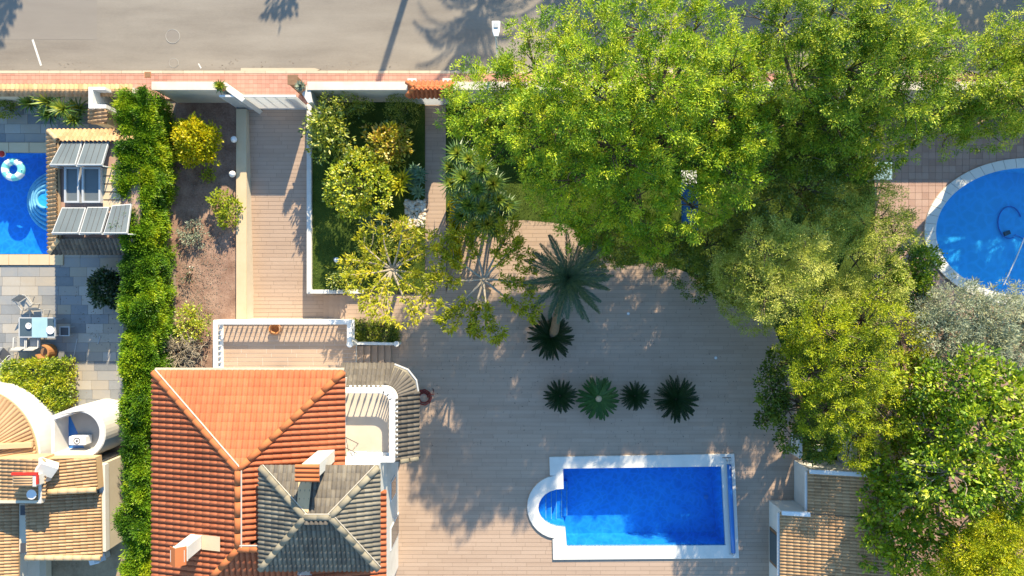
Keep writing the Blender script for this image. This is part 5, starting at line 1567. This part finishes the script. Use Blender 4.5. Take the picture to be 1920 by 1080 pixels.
# table by the right pool
tb = thing('garden_table', 'small pale blue table on the paving left of the right pool', 'table', P(1655, 320))
a = P(1639, 337, .7); b = P(1673, 304, .7)
MB().box(a.x, b.x, a.y, b.y, .66, .7).build('tabletop', MT['blue_cloth'], tb, bevel=.01)
for (x, y) in ((a.x + .05, a.y + .05), (b.x - .05, a.y + .05), (a.x + .05, b.y - .05), (b.x - .05, b.y - .05)):
    MB().box(x - .025, x + .025, y - .025, y + .025, 0, .66).build('leg', MT['white_paint'], tb)
# white fixture in the lawn island
t = thing('garden_spotlight', 'small white spotlight on the lawn under the star-shaped tree', 'lamp', P(634, 488, .15))
MB().lathe(P(634, 488, .15), [(.02, 0), (.02, .15), (.1, .2), (.13, .3), (.1, .32)], 12).build('head', MT['white_paint'], t, smooth=True)
MB().lathe(P(628, 486, .15), [(.09, 0), (.09, .02)], 12).build('base', MT['dark_metal'], t)
# ================================================================== VEGETATION
# long clipped hedge between the plots
hz_ = 2.8
hd = thing('boundary_hedge', 'long tall bright green hedge between the left plot and the villa', 'hedge', P(278, 620))
hx0, hx1 = G(294, 0).x, G(330, 0).x
hy0, hy1 = P(0, 1120, hz_).y, P(0, 170, hz_).y
MB().box(hx0 + .25, hx1 - .25, hy0, hy1 - .3, 0, hz_ - .45).build('core', MT['bark'], hd)
n = 12500
side = RN.random(n)
isr = side > .58; isl_ = (side > .44) & ~isr; ist = side <= .44
px_ = np.where(ist, RN.uniform(hx0, hx1, n), np.where(isl_, hx0 + np.abs(RN.normal(0, .1, n)), hx1 - np.abs(RN.normal(0, .12, n))))
py_ = RN.uniform(hy0, hy1, n)
pzz = np.where(ist, hz_ - np.abs(RN.normal(0, .18, n)), hz_ * RN.random(n) ** .7)
Cc = np.stack([px_, py_, pzz], 1)
bumps = fbm(Cc * np.array([1, 1, 0]), .9, 3); bump2 = fbm(Cc * np.array([1, 1, 0]), 2.6, 5)
Cc[:, 2] += np.where(ist, bumps * .7 + bump2 * .35, 0)
edge = np.where(px_ > (hx0 + hx1) / 2, 1, -1)
Cc[:, 0] += edge * (fbm(Cc * np.array([0, 1, .6]), .8, 8) * .35 + fbm(Cc * np.array([0, 1, 1]), 2.2, 18) * .2)
Oo = norm(np.stack([np.where(ist, RN.normal(0, .4, n), edge * 1.0), RN.normal(0, .3, n), np.where(ist, 1.0, .6)], 1))
ctint = .5 + .55 * fbm(Cc, .5, 9) + .5 * fbm(Cc, 1.8, 10) + RN.normal(0, .12, n)
leaf_mesh('foliage', *leaves_from(Cc, Oo, 24, .13, .12, .038, .10, .3, .9, cl_t=ctint), LF['hedge'], hd)
tw = MB()
for i in range(120):
    y = R.uniform(hy0, hy1); x = hx1 if R.random() < .7 else hx0
    sgn = 1 if x == hx1 else -1
    q = Vector((x - sgn * .25, y, R.uniform(.6, 2.4)))
    limb(tw, q, q + Vector((sgn * R.uniform(.2, .5), R.uniform(-.3, .3), R.uniform(.1, .5))), .014, .006, .3, 3)
tw.build('stems', MT['pale_bark'], hd, smooth=True)

# clipped hedges
def box_hedge(label, poly_px, h, leaf, n, seed, cat='hedge', L=.11, W=.05, per=9, z0=0.0):
    w = [P2(x, y, h) for x, y in poly_px]
    cx = sum(p[0] for p in w) / len(w); cy = sum(p[1] for p in w) / len(w)
    t = thing('clipped_hedge', label, cat, (cx, cy, z0))
    MB().prism([((p[0] - cx) * .9 + cx, (p[1] - cy) * .9 + cy) for p in w], z0, z0 + h - .12).build('core', MT['bark'], t)
    xs = [p[0] for p in w]; ys = [p[1] for p in w]
    pts = []
    while len(pts) < n:
        x, y = R.uniform(min(xs), max(xs)), R.uniform(min(ys), max(ys))
        ins = False
        for i in range(len(w)):
            a, b = w[i - 1], w[i]
            if (a[1] > y) != (b[1] > y) and x < (b[0] - a[0]) * (y - a[1]) / (b[1] - a[1]) + a[0]: ins = not ins
        if ins: pts.append((x, y, z0 + h - abs(R.gauss(0, .06))))
    m = n // 2
    for i in range(m):
        k = R.randrange(len(w)); a, b = w[k - 1], w[k]; f = R.random()
        pts.append((a[0] + (b[0] - a[0]) * f, a[1] + (b[1] - a[1]) * f, z0 + h * math.sqrt(R.random())))
    C = np.array(pts); C[:, 2] += fbm(C, 2.2, seed) * .12
    O = norm(np.stack([C[:, 0] - cx, C[:, 1] - cy, np.full(len(C), 1.2)], 1))
    ct_ = .5 + .6 * fbm(C, 1.6, seed + 3) + RN.normal(0, .15, len(C))
    leaf_mesh('foliage', *leaves_from(C, O, per, .09, L, W, .18, .5, .5, cl_t=ct_), LF[leaf], t)
    return t
box_hedge('yellow-green clipped hedge block between the patio and the round white parapet', [(8, 680), (122, 675), (126, 752), (104, 770), (66, 738), (20, 720), (4, 712)], .95, 'round_bush', 900, 2, L=.12)
box_hedge('low clipped green hedge beside the terrace steps', [(662, 602), (742, 606), (744, 641), (662, 641)], .55, 'green_bush', 420, 4, L=.09, W=.04)

# garden bed by the hedge
bush('yellow_shrub', 'golden yellow shrub in the reddish garden bed beside the hedge', (366, 264), 1.1, 2.6, 'yellow_bush', spacing=.17, per=11, L=.13, W=.085, seed=3, lobes=LUMPY)
bush('lime_shrub', 'lime green sprawling shrub by the low driveway wall', (418, 385), .85, 1.1, 'lime', spacing=.2, per=10, L=.13, W=.08, seed=4, lobes=[(-.3, .35, 0, .55), (.35, -.1, 0, .6), (.2, -.8, 0, .5), (-.1, -.35, 0, .35)])
bush('lime_shrub', 'small lime sprig just below the golden yellow shrub', (390, 328), .3, .5, 'lime', spacing=.16, per=9, L=.11, W=.07, seed=5)
bush('grey_leaf_plant', 'silvery grey-green plant in the middle of the garden bed', (358, 436), .75, .5, 'grey_leaf', spacing=.2, per=8, L=.14, W=.05, seed=6, gap=-.1, lobes=LUMPY)
bush('dark_sapling', 'tiny dark leafy sapling in the lower garden bed', (352, 515), .25, .45, 'dark_leaf', spacing=.16, per=7, L=.12, W=.06, seed=7, gap=-.1)
bush('olive_shrub', 'olive green loose shrub at the lower end of the garden bed', (360, 604), .95, 1.3, 'round_bush', spacing=.22, per=10, L=.13, W=.06, seed=8, lobes=LUMPY, gap=-.2)
bs = thing('bare_shrub', 'bare twiggy grey shrub between the hedge and the villa roof', 'shrub', P(338, 660))
mb = MB(); o = P(345, 655)
for i in range(95):
    a = R.uniform(0, 6.28); l = R.uniform(.6, 1.6)
    e = o + Vector((math.cos(a) * l, math.sin(a) * l * .6, R.uniform(.5, 1.3)))
    p = limb(mb, o + Vector((0, 0, .1)), e, .022, .009, .35, 4)
    for k in range(3):
        q = p[2 + k]; limb(mb, q, q + Vector((R.uniform(-.4, .4), R.uniform(-.4, .4), R.uniform(0, .3))), .01, .006, .3, 2)
mb.build('twigs', MT['pale_bark'], bs, smooth=True)
MB().tube([o - Vector((0, 0, .05)), o + Vector((0, 0, .2))], [.06, .04], 8).build('stem', MT['bark'], bs)

# by the patio and top-left
bush('citrus_bush', 'dark glossy round bush against the hedge on the left patio', (202, 540), .95, 1.9, 'dark_leaf', spacing=.2, per=12, L=.15, W=.08, seed=9, lobes=LUMPY)
def blade_plant(name, label, c, heads, z0=0.0, cat='plant', leaf='yucca', blades=40, rad=.6, width=.06, group=None, droop=.35):
    t = thing(name, label, cat, P(*c, z0))
    st_ = MB(); any_ = False
    for i, (x, y, z) in enumerate(heads):
        q = P(x, y, z)
        mb = MB(); rosette(mb, q, rad * R.uniform(.85, 1.15), blades, width, droop, seed=i + int(x))
        mb.build('leaf_head', LF[leaf], t, recalc=False)
        if z > z0 + .3:
            b = P(*c, z0); b = b.lerp(Vector((q.x, q.y, z0)), .7)
            limb(st_, b, q, .06, .04, .1, 3); any_ = True
    if any_: st_.build('stems', MT['palm_bark'], t, smooth=True)
    return t
blade_plant('spiky_palm', 'dark spiky clump of palms behind the top left pool', (100, 205), [(58, 195, 1.0), (92, 192, 1.3), (120, 205, 1.4), (140, 225, 1.0), (96, 215, .9), (150, 205, .9)], leaf='yucca', rad=.8, width=.07, blades=46)
bush('low_shrub', 'small green shrub at the far left under the street wall', (12, 200), .55, .8, 'green_bush', seed=11, L=.1)

# lawn island
IZ = .14
bush('dark_shrub', 'dark green spreading shrub in the wall shadow, top of the lawn island', (645, 198), 1.25, 1.9, 'green_bush', spacing=.18, per=11, L=.1, W=.05, seed=12, z0=IZ, ry=.5)
bush('topiary_ball', 'clipped round topiary bush in the shadow near the garden gate', (752, 202), .7, 1.7, 'green_bush', spacing=.13, per=9, L=.07, W=.035, seed=13, z0=IZ, gap=-.9, rough=.04, inner=.1)
bush('citrus_shrub', 'upright leafy green shrub leaning over the driveway kerb', (613, 246), 1.1, 3.2, 'green_bush', spacing=.27, per=9, L=.2, W=.09, seed=14, z0=IZ, lobes=LUMPY, gap=-.15, crad=.18) if False else bush('citrus_shrub', 'upright leafy green shrub leaning over the driveway kerb', (613, 246), 1.1, 3.2, 'green_bush', spacing=.27, per=10, L=.2, W=.09, seed=14, z0=IZ, lobes=LUMPY, gap=-.15, crad=.18)
bush('croton_bush', 'orange-yellow bush in the middle of the lawn island', (730, 270), 1.05, 2.0, 'orange_bush', spacing=.24, per=10, L=.2, W=.09, seed=15, z0=IZ, lobes=LUMPY, gap=-.3)
bush('round_bush', 'large round yellow-green bush on the lawn island', (674, 348), 1.55, 2.2, 'round_bush', spacing=.2, per=8, L=.16, W=.1, seed=16, z0=IZ, gap=-.8, rough=.07, inner=.12)
blade_plant('agave_clump', 'pale blue-green clump of strap leaves beside the path', (780, 330), [(778, 318, .5), (786, 338, .5), (772, 345, .45), (784, 360, .45), (788, 325, .7), (770, 328, .6)], z0=IZ, leaf='agave', rad=.45, width=.09, blades=26)
blade_plant('fan_palm', 'small yellow-green fan palm next to the round bush', (752, 345), [(748, 350, .9), (755, 335, .8)], z0=IZ, leaf='star', rad=.75, width=.1, blades=30, droop=.2)
# pebbles
pbm = MB()
for i in range(260):
    x, y = R.uniform(760, 797), R.uniform(375, 425)
    q = P(x, y, .17); s_ = R.uniform(.04, .11)
    base = len(pbm.v)
    tt = R.uniform(.01, .99)
    pbm.lathe((q.x, q.y, .14), [(s_ * .7, 0), (s_, s_ * .4), (s_ * .6, s_ * .8), (.01, s_ * .9)], 6, tint=tt)
o = tag(pbm.build('pebbles', MT['pebble'], smooth=True, loc=P(780, 400, IZ)), 'pale pebbles spread beside the path at the edge of the lawn island', 'pebbles', kind='stuff')

# grass
def grass(label, poly, z, n, leaf, L=.06, name='grass', seed=1):
    xs = [p[0] for p in poly]; ys = [p[1] for p in poly]
    pts = []
    rr = random.Random(seed)
    while len(pts) < n:
        x, y = rr.uniform(min(xs), max(xs)), rr.uniform(min(ys), max(ys))
        ins = False
        for i in range(len(poly)):
            a, b = poly[i - 1], poly[i]
            if (a[1] > y) != (b[1] > y) and x < (b[0] - a[0]) * (y - a[1]) / (b[1] - a[1]) + a[0]: ins = not ins
        if ins: pts.append((x, y, z))
    C = np.array(pts)
    D = norm(np.stack([RN.normal(0, .5, n), RN.normal(0, .5, n), np.ones(n)], 1))
    T = .5 + .5 * fbm(C, .7, seed) + RN.normal(0, .18, n)
    o = leaf_mesh(name, C, D, L * RN.uniform(.6, 1.4, n), np.full(n, .02), T, LF[leaf])
    return tag(o, label, 'grass', kind='stuff')
grass('short grass on the lawn island between driveway and path', [P2(584, 196), P2(796, 196), P2(796, 542), P2(584, 542)], IZ, 24000, 'grass', .07, seed=2)
grass('sunlit rough grass under the pines and shrubs', [P2(840, 196), P2(1600, 196), P2(1600, 560), P2(1345, 545), P2(1290, 505), P2(1180, 490), P2(1060, 425), P2(870, 410), P2(840, 410)], -.01, 30000, 'grass', .09, seed=3)

# narrow yellow hedge beside the path
box_hedge('narrow yellow-green hedge strip between the path and the sunny paving', [(845, 380), (861, 380), (862, 498), (848, 498)], 1.0, 'yellow_bush', 300, 21, L=.12, W=.05)

# yucca / dracaena clump
heads = [(858, 290, 2.2), (845, 315, 2.0), (880, 300, 2.6), (905, 320, 2.8), (870, 335, 2.8), (848, 345, 2.0), (895, 355, 3.0), (925, 345, 2.6), (935, 375, 2.4), (905, 390, 2.5), (880, 385, 2.4), (868, 375, 2.0), (940, 400, 1.8), (915, 420, 1.7), (890, 425, 1.4), (930, 430, 1.4), (866, 405, 1.3), (950, 385, 2.0)]
blade_plant('yucca_clump', 'dense clump of dark green yucca heads right of the path', (895, 370), heads, leaf='yucca', rad=.85, width=.075, blades=54, droop=.45)

# star-shaped trees with pale radiating branches
def star_tree(label, base, top, z, nb, rad, seed, dens=1.0):
    rr = random.Random(seed)
    b = G(*base); t = thing('star_tree', label, 'tree', b)
    c = P(*top, z)
    tr_ = MB(); limb(tr_, b - Vector((0, 0, .1)), c, .11, .07, .1)
    tr_.build('trunk', MT['pale_bark'], t, smooth=True)
    br = MB(); C = []; O = []
    for i in range(nb):
        a = 2 * math.pi * i / nb + rr.uniform(-.2, .2); l = rad * rr.uniform(.75, 1.1)
        d = Vector((math.cos(a), math.sin(a), rr.uniform(.05, .35)))
        e = c + d * l
        pts = limb(br, c - Vector((0, 0, .1)), e, .06, .022, .12, 6)
        for k in range(2 if nb > 11 else 3, 7):
            p = pts[k]
            m = int((4 + 5 * k / 6) * dens)
            for j in range(m):
                C.append(p + Vector((rr.gauss(0, .11), rr.gauss(0, .11), rr.gauss(.03, .07)))); O.append(d + Vector((0, 0, .5)))
            if k in (4, 5):
                s_ = d.cross(Vector((0, 0, 1))) * rr.choice((-1, 1)) * rr.uniform(.35, .7) + d * .35
                q = limb(br, p, p + s_, .014, .006, .2, 3)
                for j in range(int(6 * dens)):
                    C.append(q[-1] + Vector((rr.gauss(0, .14), rr.gauss(0, .14), rr.gauss(.02, .07)))); O.append(s_.normalized() + Vector((0, 0, .4)))
    br.build('branches', MT['pale_bark'], t, smooth=True)
    leaf_mesh('crown', *leaves_from(np.array(C), norm(np.array(O)), 13, .10, .20, .06, .15, .3, .8), LF['star'], t)
star_tree('yellow-green tree with branches radiating like a star over the lawn corner', (748, 530), (735, 505), 3.0, 13, 2.25, 31, .55)
star_tree('thin star-shaped tree with pale bare branches in the middle above the deck', (918, 545), (907, 524), 3.4, 10, 2.5, 32, 1.3)
bush('low_shrub', 'bushy yellow-green shrub below the star-shaped tree at the lawn corner', (700, 470), .9, 1.0, 'olive_pale', seed=33, z0=IZ, L=.12, W=.05, lobes=LUMPY, gap=-.1, spacing=.22)
bush('flowering_shrub', 'loose pinkish-tipped shrub between the pebbles and the star-shaped tree', (755, 440), .8, 1.3, 'orange_bush', seed=34, z0=IZ, L=.13, W=.05, lobes=LUMPY, gap=-.05, spacing=.22)
bush('green_shrub', 'dark green shrub at the lawn corner beside the driveway steps', (640, 520), .75, .9, 'green_bush', seed=35, z0=IZ, L=.13, W=.06, lobes=LUMPY, gap=-.1, spacing=.22)
bush('orchid_shrub', 'silvery strap-leaved shrub on the lawn above the star-shaped tree', (700, 420), .7, .8, 'agave', seed=36, z0=IZ, L=.22, W=.06, lobes=LUMPY, gap=-.05, spacing=.25)

# palm on the deck, leaning
pl = thing('date_palm', 'blue-green feather palm leaning over the deck', 'palm', G(1036, 632))
b = G(1036, 632); c = P(1064, 522, 3.9)
mid = b.lerp(c, .5) + Vector((-.15, -.35, .3))
pts = [b - Vector((0, 0, .05)), b.lerp(mid, .5) + Vector((0, -.05, .15)), mid, mid.lerp(c, .5) + Vector((0, -.02, .1)), c]
tp_, tr2 = [], []
for i in range(37):
    f = i / 36 * 4; k = min(3, int(f)); g = f - k
    tp_.append(pts[k].lerp(pts[k + 1], g)); tr2.append((.22 - .05 * min(1, i / 18)) * (1.12 if i % 2 else .94))
MB().tube(tp_, tr2, 12).build('trunk', MT['palm_bark'], pl)
bt_ = MB()
for i in range(60):
    a = i * 2.4; q = c + Vector((math.cos(a) * .2, math.sin(a) * .2, -.1 - .012 * i))
    bt_.bar(q, q + Vector((math.cos(a) * .16, math.sin(a) * .16, .12)), .06, .03)
bt_.build('leaf_bases', MT['palm_bark'], pl)
feather_crown(pl, c, 2.05, 40, 'palm', LF['palm'], elev=(-8, 72), seed=5)

# cycads standing on the deck
def cycad(label, c, rpx, seed, light=False, cone=False, n=66):
    b = P(*c)
    t = thing('cycad', label, 'cycad', b, 'cycads standing on the deck')
    z = .45
    q = P(*c, z); r = rpx * S * (H - z) / H
    MB().lathe((q.x, q.y, .0), [(.19, 0), (.21, .12), (.18, .3), (.15, .42), (.08, .5)], 14).build('trunk', MT['palm_bark'], t)
    MB().lathe((b.x, b.y, .005), [(.34, 0), (.34, .03), (.25, .06), (.01, .07)], 18).build('soil_mound', MT['soil'], t)
    feather_crown(t, q, r * 1.03, n, 'cycad', LF['cycad_light' if light else 'cycad'], elev=(-2, 55 if not cone else 30), seed=seed)
    if cone:
        MB().lathe((q.x, q.y, z + .02), [(.12, 0), (.17, .06), (.15, .14), (.05, .18)], 14).build('seed_head', MT['tan_ridge'], t, smooth=True)
cycad('leftmost dark cycad of the row of four on the deck', (1050, 742), 33, 1)
cycad('brighter green cycad with a tan seed head, second in the row of four', (1122, 747), 42, 2, light=True, cone=True, n=70)
cycad('smallest dark cycad, third in the row of four on the deck', (1190, 742), 29, 3)
cycad('largest dark cycad at the right end of the row of four', (1267, 748), 44, 4, n=70)
cycad('dark cycad at the foot of the leaning palm', (1032, 632), 46, 5)

# ------------------------------------------------------------------ trees
tree('pine_tree', 'biggest bright green pine spreading over the street wall and lawn', (1190, 330),
     [(918, 195, 84, 6.2), (1005, 125, 88, 6.4), (1100, 75, 84, 7.4), (1205, 52, 84, 8.8), (1305, 52, 80, 8.6), (1372, 130, 70, 8.2), (1120, 170, 105, 9.2), (1245, 160, 105, 9.2), (1345, 225, 88, 7.0), (1035, 230, 95, 8.2), (1155, 275, 95, 8.0), (1270, 290, 92, 6.7), (1375, 320, 66, 6.6), (955, 245, 68, 5.2), (1075, 335, 80, 6.8), (1190, 370, 78, 6.4), (1300, 385, 66, 6.0), (868, 222, 40, 5.6), (1025, 322, 52, 5.6), (1120, 415, 62, 4.6), (1215, 430, 56, 4.2), (1060, 400, 50, 4.4), (1400, 270, 50, 7.0), (1330, 150, 80, 5.2), (1415, 120, 60, 5.6), (1240, 190, 85, 5.0), (1130, 220, 80, 5.0)],
     'pine', trunk_r=.3, spacing=.25, per=13, crad=.19, L=.17, W=.055, seed=1, twigs=260, gap=-.03, gscale=1.9, zs=.8)
tree('pine_tree', 'tall pale-topped pine right of the biggest pine, against the road', (1560, 290),
     [(1470, 45, 70, 8.0), (1560, 30, 85, 8.8), (1660, 35, 85, 8.8), (1735, 95, 66, 8.2), (1600, 125, 98, 8.0), (1505, 130, 75, 8.0), (1690, 165, 88, 7.1), (1745, 215, 55, 5.6), (1570, 225, 80, 5.4), (1660, 255, 62, 4.7), (1490, 225, 60, 5.2), (1500, 290, 55, 4.2), (1600, 290, 50, 4.2), (1500, 140, 75, 5.4), (1600, 150, 80, 5.6)],
     'pine_soft', trunk_r=.26, spacing=.25, per=13, crad=.19, L=.17, W=.055, seed=2, twigs=160, gap=-.08, gscale=1.9, zs=.8)
tree('pine_tree', 'dense green pine at the right edge above the round pool', (1840, 210),
     [(1895, 75, 60, 6.8), (1850, 140, 70, 6.8), (1800, 190, 48, 5.8), (1905, 170, 70, 6.6), (1845, 225, 58, 5.4), (1960, 110, 80, 7), (1780, 255, 36, 4.6), (1960, 220, 55, 5.2), (1905, 235, 25, 4.8), (2060, 110, 95, 3.6), (2160, 95, 105, 3.6), (2260, 95, 100, 3.7), (2010, 160, 60, 4.4)],
     'pine_soft', trunk_r=.2, spacing=.27, per=13, crad=.19, L=.15, W=.055, seed=3, twigs=80, gap=-.22, gscale=1.5, zs=.8)
tree('shade_tree', 'dark green tree under the pines, bordering the top of the deck', (1300, 490),
     [(1160, 440, 60, 2.8), (1260, 470, 55, 2.8), (1330, 460, 60, 3.2), (1400, 430, 60, 3.8), (1310, 520, 42, 2.4), (1380, 530, 50, 2.8), (1120, 470, 38, 2.0)],
     'green_bush', trunk_r=.14, spacing=.26, per=12, L=.15, W=.07, seed=4, gap=-.25, twigs=40)
tree('olive_tree', 'pale yellowish olive tree leaning over the deck edge', (1420, 530),
     [(1380, 500, 52, 4.4), (1440, 470, 62, 5.2), (1500, 480, 58, 5.2), (1450, 545, 62, 5.0), (1520, 545, 52, 4.2), (1385, 560, 42, 3.4), (1420, 590, 36, 3.2)],
     'olive_pale', trunk_r=.14, spacing=.25, per=13, L=.13, W=.045, seed=5, gap=-.22, twigs=60)
tree('olive_tree', 'pale green olive tree between the dark tree and the right pool', (1600, 440),
     [(1580, 420, 52, 4.6), (1640, 410, 58, 4.6), (1680, 440, 44, 4.2), (1600, 480, 56, 4.6), (1560, 370, 40, 4.0), (1630, 350, 45, 3.8), (1660, 500, 50, 4.2), (1570, 545, 55, 4.2), (1650, 560, 45, 3.6)],
     'olive_pale', trunk_r=.14, spacing=.25, per=13, L=.13, W=.045, seed=6, gap=-.2, twigs=60)
tree('shade_tree', 'deep green tree in the gap between the two pines and the olives', (1500, 390),
     [(1440, 235, 50, 4.4), (1430, 290, 45, 4.0), (1450, 320, 52, 4.0), (1510, 350, 60, 4.2), (1470, 390, 50, 3.8), (1540, 310, 48, 4.2), (1600, 320, 42, 3.6), (1530, 400, 45, 3.6), (1400, 390, 36, 2.6)],
     'green_bush', trunk_r=.14, spacing=.27, per=12, L=.14, W=.06, seed=7, gap=-.15, twigs=40)
tree('round_tree', 'dense round green tree at the left edge of the round pool', (1690, 500),
     [(1700, 510, 48, 3.2), (1735, 495, 30, 2.8), (1710, 545, 36, 2.8), (1670, 530, 36, 3.0)],
     'big_leaf', fine=False, trunk_r=.1, spacing=.22, per=12, L=.12, W=.06, seed=8, gap=-.3, twigs=20)
tree('yellow_pine', 'large yellow-green pine beside the deck, above the pool house', (1560, 680),
     [(1540, 620, 66, 5.6), (1620, 605, 66, 5.0), (1595, 690, 80, 5.2), (1525, 700, 58, 5.4), (1555, 770, 62, 4.8), (1500, 650, 40, 4.8), (1600, 825, 50, 3.4), (1640, 755, 60, 3.8)],
     'yellow_pine', trunk_r=.22, spacing=.24, per=13, crad=.18, L=.15, W=.05, seed=9, gap=-.08, gscale=1.9, twigs=150, zs=.8)
tree('yellow_pine', 'lower loose yellow-green pine between the large one and the silvery tree', (1650, 700),
     [(1690, 630, 58, 3.4), (1680, 700, 60, 3.0), (1720, 755, 48, 2.7), (1680, 830, 50, 2.3), (1660, 780, 50, 2.5)],
     'yellow_pine', trunk_r=.16, spacing=.27, per=13, crad=.19, L=.15, W=.05, seed=19, gap=-.12, twigs=60, zs=.7)
tree('carob_tree', 'dark leafy tree reaching over the right edge of the deck', (1500, 740),
     [(1465, 680, 30, 3.6), (1450, 730, 34, 3.6), (1480, 770, 34, 3.4), (1440, 790, 20, 3.0), (1490, 820, 34, 3.0), (1425, 745, 14, 3.2), (1535, 830, 30, 3.2)],
     'carob', fine=False, trunk_r=.12, spacing=.24, per=12, L=.14, W=.07, seed=10, gap=-.12, twigs=50)
tree('silver_tree', 'silvery grey-leaved tree below the round pool', (1780, 610),
     [(1740, 590, 42, 3.4), (1800, 580, 56, 3.6), (1870, 590, 60, 3.8), (1770, 640, 56, 3.8), (1840, 650, 62, 4.0), (1910, 640, 55, 3.8), (1940, 590, 45, 3.6)],
     'silver', fine=False, trunk_r=.13, spacing=.25, per=14, L=.17, W=.035, seed=11, gap=-.4, twigs=60, bark='pale_bark')
tree('rubber_tree', 'large glossy broad-leaved tree filling the lower right corner', (1740, 840),
     [(1720, 720, 58, 3.8), (1800, 720, 70, 5.2), (1880, 740, 66, 5.2), (1760, 800, 72, 4.4), (1850, 810, 80, 5.8), (1920, 830, 60, 5.4), (1700, 880, 66, 3.3), (1790, 890, 78, 5.6), (1880, 900, 72, 5.6), (1660, 940, 52, 2.7), (1730, 960, 66, 3.8), (1830, 970, 66, 5.0), (1650, 1010, 50, 2.6), (1710, 1040, 60, 3.3), (1640, 890, 30, 2.6), (1930, 960, 60, 5), (1790, 1060, 50, 4.4)],
     'big_leaf', big=1.2, fine=False, trunk_r=.24, spacing=.36, per=9, crad=.24, L=.27, W=.135, seed=12, gap=-.22, gscale=1.4, twigs=420, twig_mat='pale_bark', zs=.75)
tree('yellow_pine', 'soft yellow-green conifer at the bottom right corner', (1840, 1010),
     [(1830, 1030, 56, 5.6), (1890, 1020, 66, 6.0), (1800, 1080, 50, 5.2), (1870, 1090, 66, 6.0), (1940, 1060, 60, 6.0)],
     'yellow_pine', trunk_r=.18, spacing=.25, per=14, crad=.2, L=.18, W=.04, seed=13, gap=-.4, twigs=20)
# trees across the road, beyond the top of the frame: they shade the road
def off_tree(label, c, r, z, seed, leaf='pine'):
    b = G(*c); lobes = []
    rr = random.Random(seed)
    t = thing('roadside_tree', label, 'tree', b, 'roadside trees across the road')
    lb = []
    for k in range(6):
        a = k * 1.05
        lb.append((Vector((b.x + math.cos(a) * r * .5, b.y + math.sin(a) * r * .5, z + rr.uniform(-.6, .6))), r * .55, r * .55, r * .5))
    lb.append((Vector((b.x, b.y, z + r * .3)), r * .6, r * .6, r * .5))
    m = MB(); limb(m, b, Vector((b.x, b.y, z - r * .3)), .22, .14, .1); m.build('trunk', MT['bark'], t, smooth=True)
    lm = MB()
    for l in lb: limb(lm, Vector((b.x, b.y, z - r * .4)), l[0], .1, .04, .2)
    lm.build('limbs', MT['bark'], t, smooth=True)
    C, O = clumps(lb, .42, -.6, seed, -.3)
    leaf_mesh('crown', *leaves_from(C, O, 8, .28, .3, .14, .2), LF[leaf], t)
off_tree('roadside tree whose crown shades the top left corner of the road', (84, -420), 2.1, 6.0, 41)
off_tree('small roadside tree that just shades the road above the driveway', (648, -390), .7, 5.6, 42)
off_tree('roadside tree shading the road above the biggest pine', (1270, -400), 3.0, 6.0, 43)
off_tree('roadside tree shading the road above the second pine', (1520, -390), 3.2, 6.2, 44)
off_tree('roadside tree shading the road in the gap at the top right', (1790, -385), 3.6, 6.4, 45)
off_tree('last roadside tree shading the road at the top right edge', (2060, -370), 3.6, 6.4, 46)
rp_ = thing('roadside_palm', 'feather palm across the road whose crown shadow lies on the asphalt', 'palm', G(1040, -430))
b = G(1036, -425); c = b + Vector((0, 0, 6.6))
MB().tube([b, b + Vector((.1, 0, 3)), c], [.24, .19, .2], 12).build('trunk', MT['palm_bark'], rp_, smooth=True)
feather_crown(rp_, c, 3.3, 30, 'palm', LF['palm'], elev=(-25, 65), seed=8)

# fallen leaves
def litter(label, poly, z, n, leaf, seed, zf=None, name='fallen_leaves'):
    xs = [p[0] for p in poly]; ys = [p[1] for p in poly]
    rr = random.Random(seed); pts = []
    while len(pts) < n:
        x, y = rr.uniform(min(xs), max(xs)), rr.uniform(min(ys), max(ys))
        if noise.noise(Vector((x * .35, y * .35, seed))) < rr.uniform(-.25, .5): continue
        pts.append((x, y, z + (zf(x, y) if zf else 0)))
    C = np.array(pts)
    D = norm(np.stack([RN.normal(0, 1, n), RN.normal(0, 1, n), np.abs(RN.normal(0, .1, n))], 1))
    o = leaf_mesh(name, C, D, .07 * RN.uniform(.5, 1.5, n), .035 * RN.uniform(.6, 1.4, n), RN.random(n), LF[leaf])
    return tag(o, label, 'leaves', kind='stuff')
litter('dry leaves scattered over the deck', [P2(770, 560), P2(1470, 560), P2(1470, 840), P2(770, 840)], .012, 420, 'dry', 3)
litter('dry leaves and chips in the reddish garden bed', [P2(334, 210), P2(440, 210), P2(440, 596), P2(334, 596)], -.008, 2600, 'dry', 4)
litter('dry leaves along the edge of the road', [P2(0, 112), P2(900, 112), P2(900, 133), P2(0, 133)], -.004, 160, 'dry', 5)
litter('dry leaves on the neighbour patio', [P2(110, 500), P2(226, 500), P2(226, 750), P2(110, 750)], .03, 160, 'dry', 6)
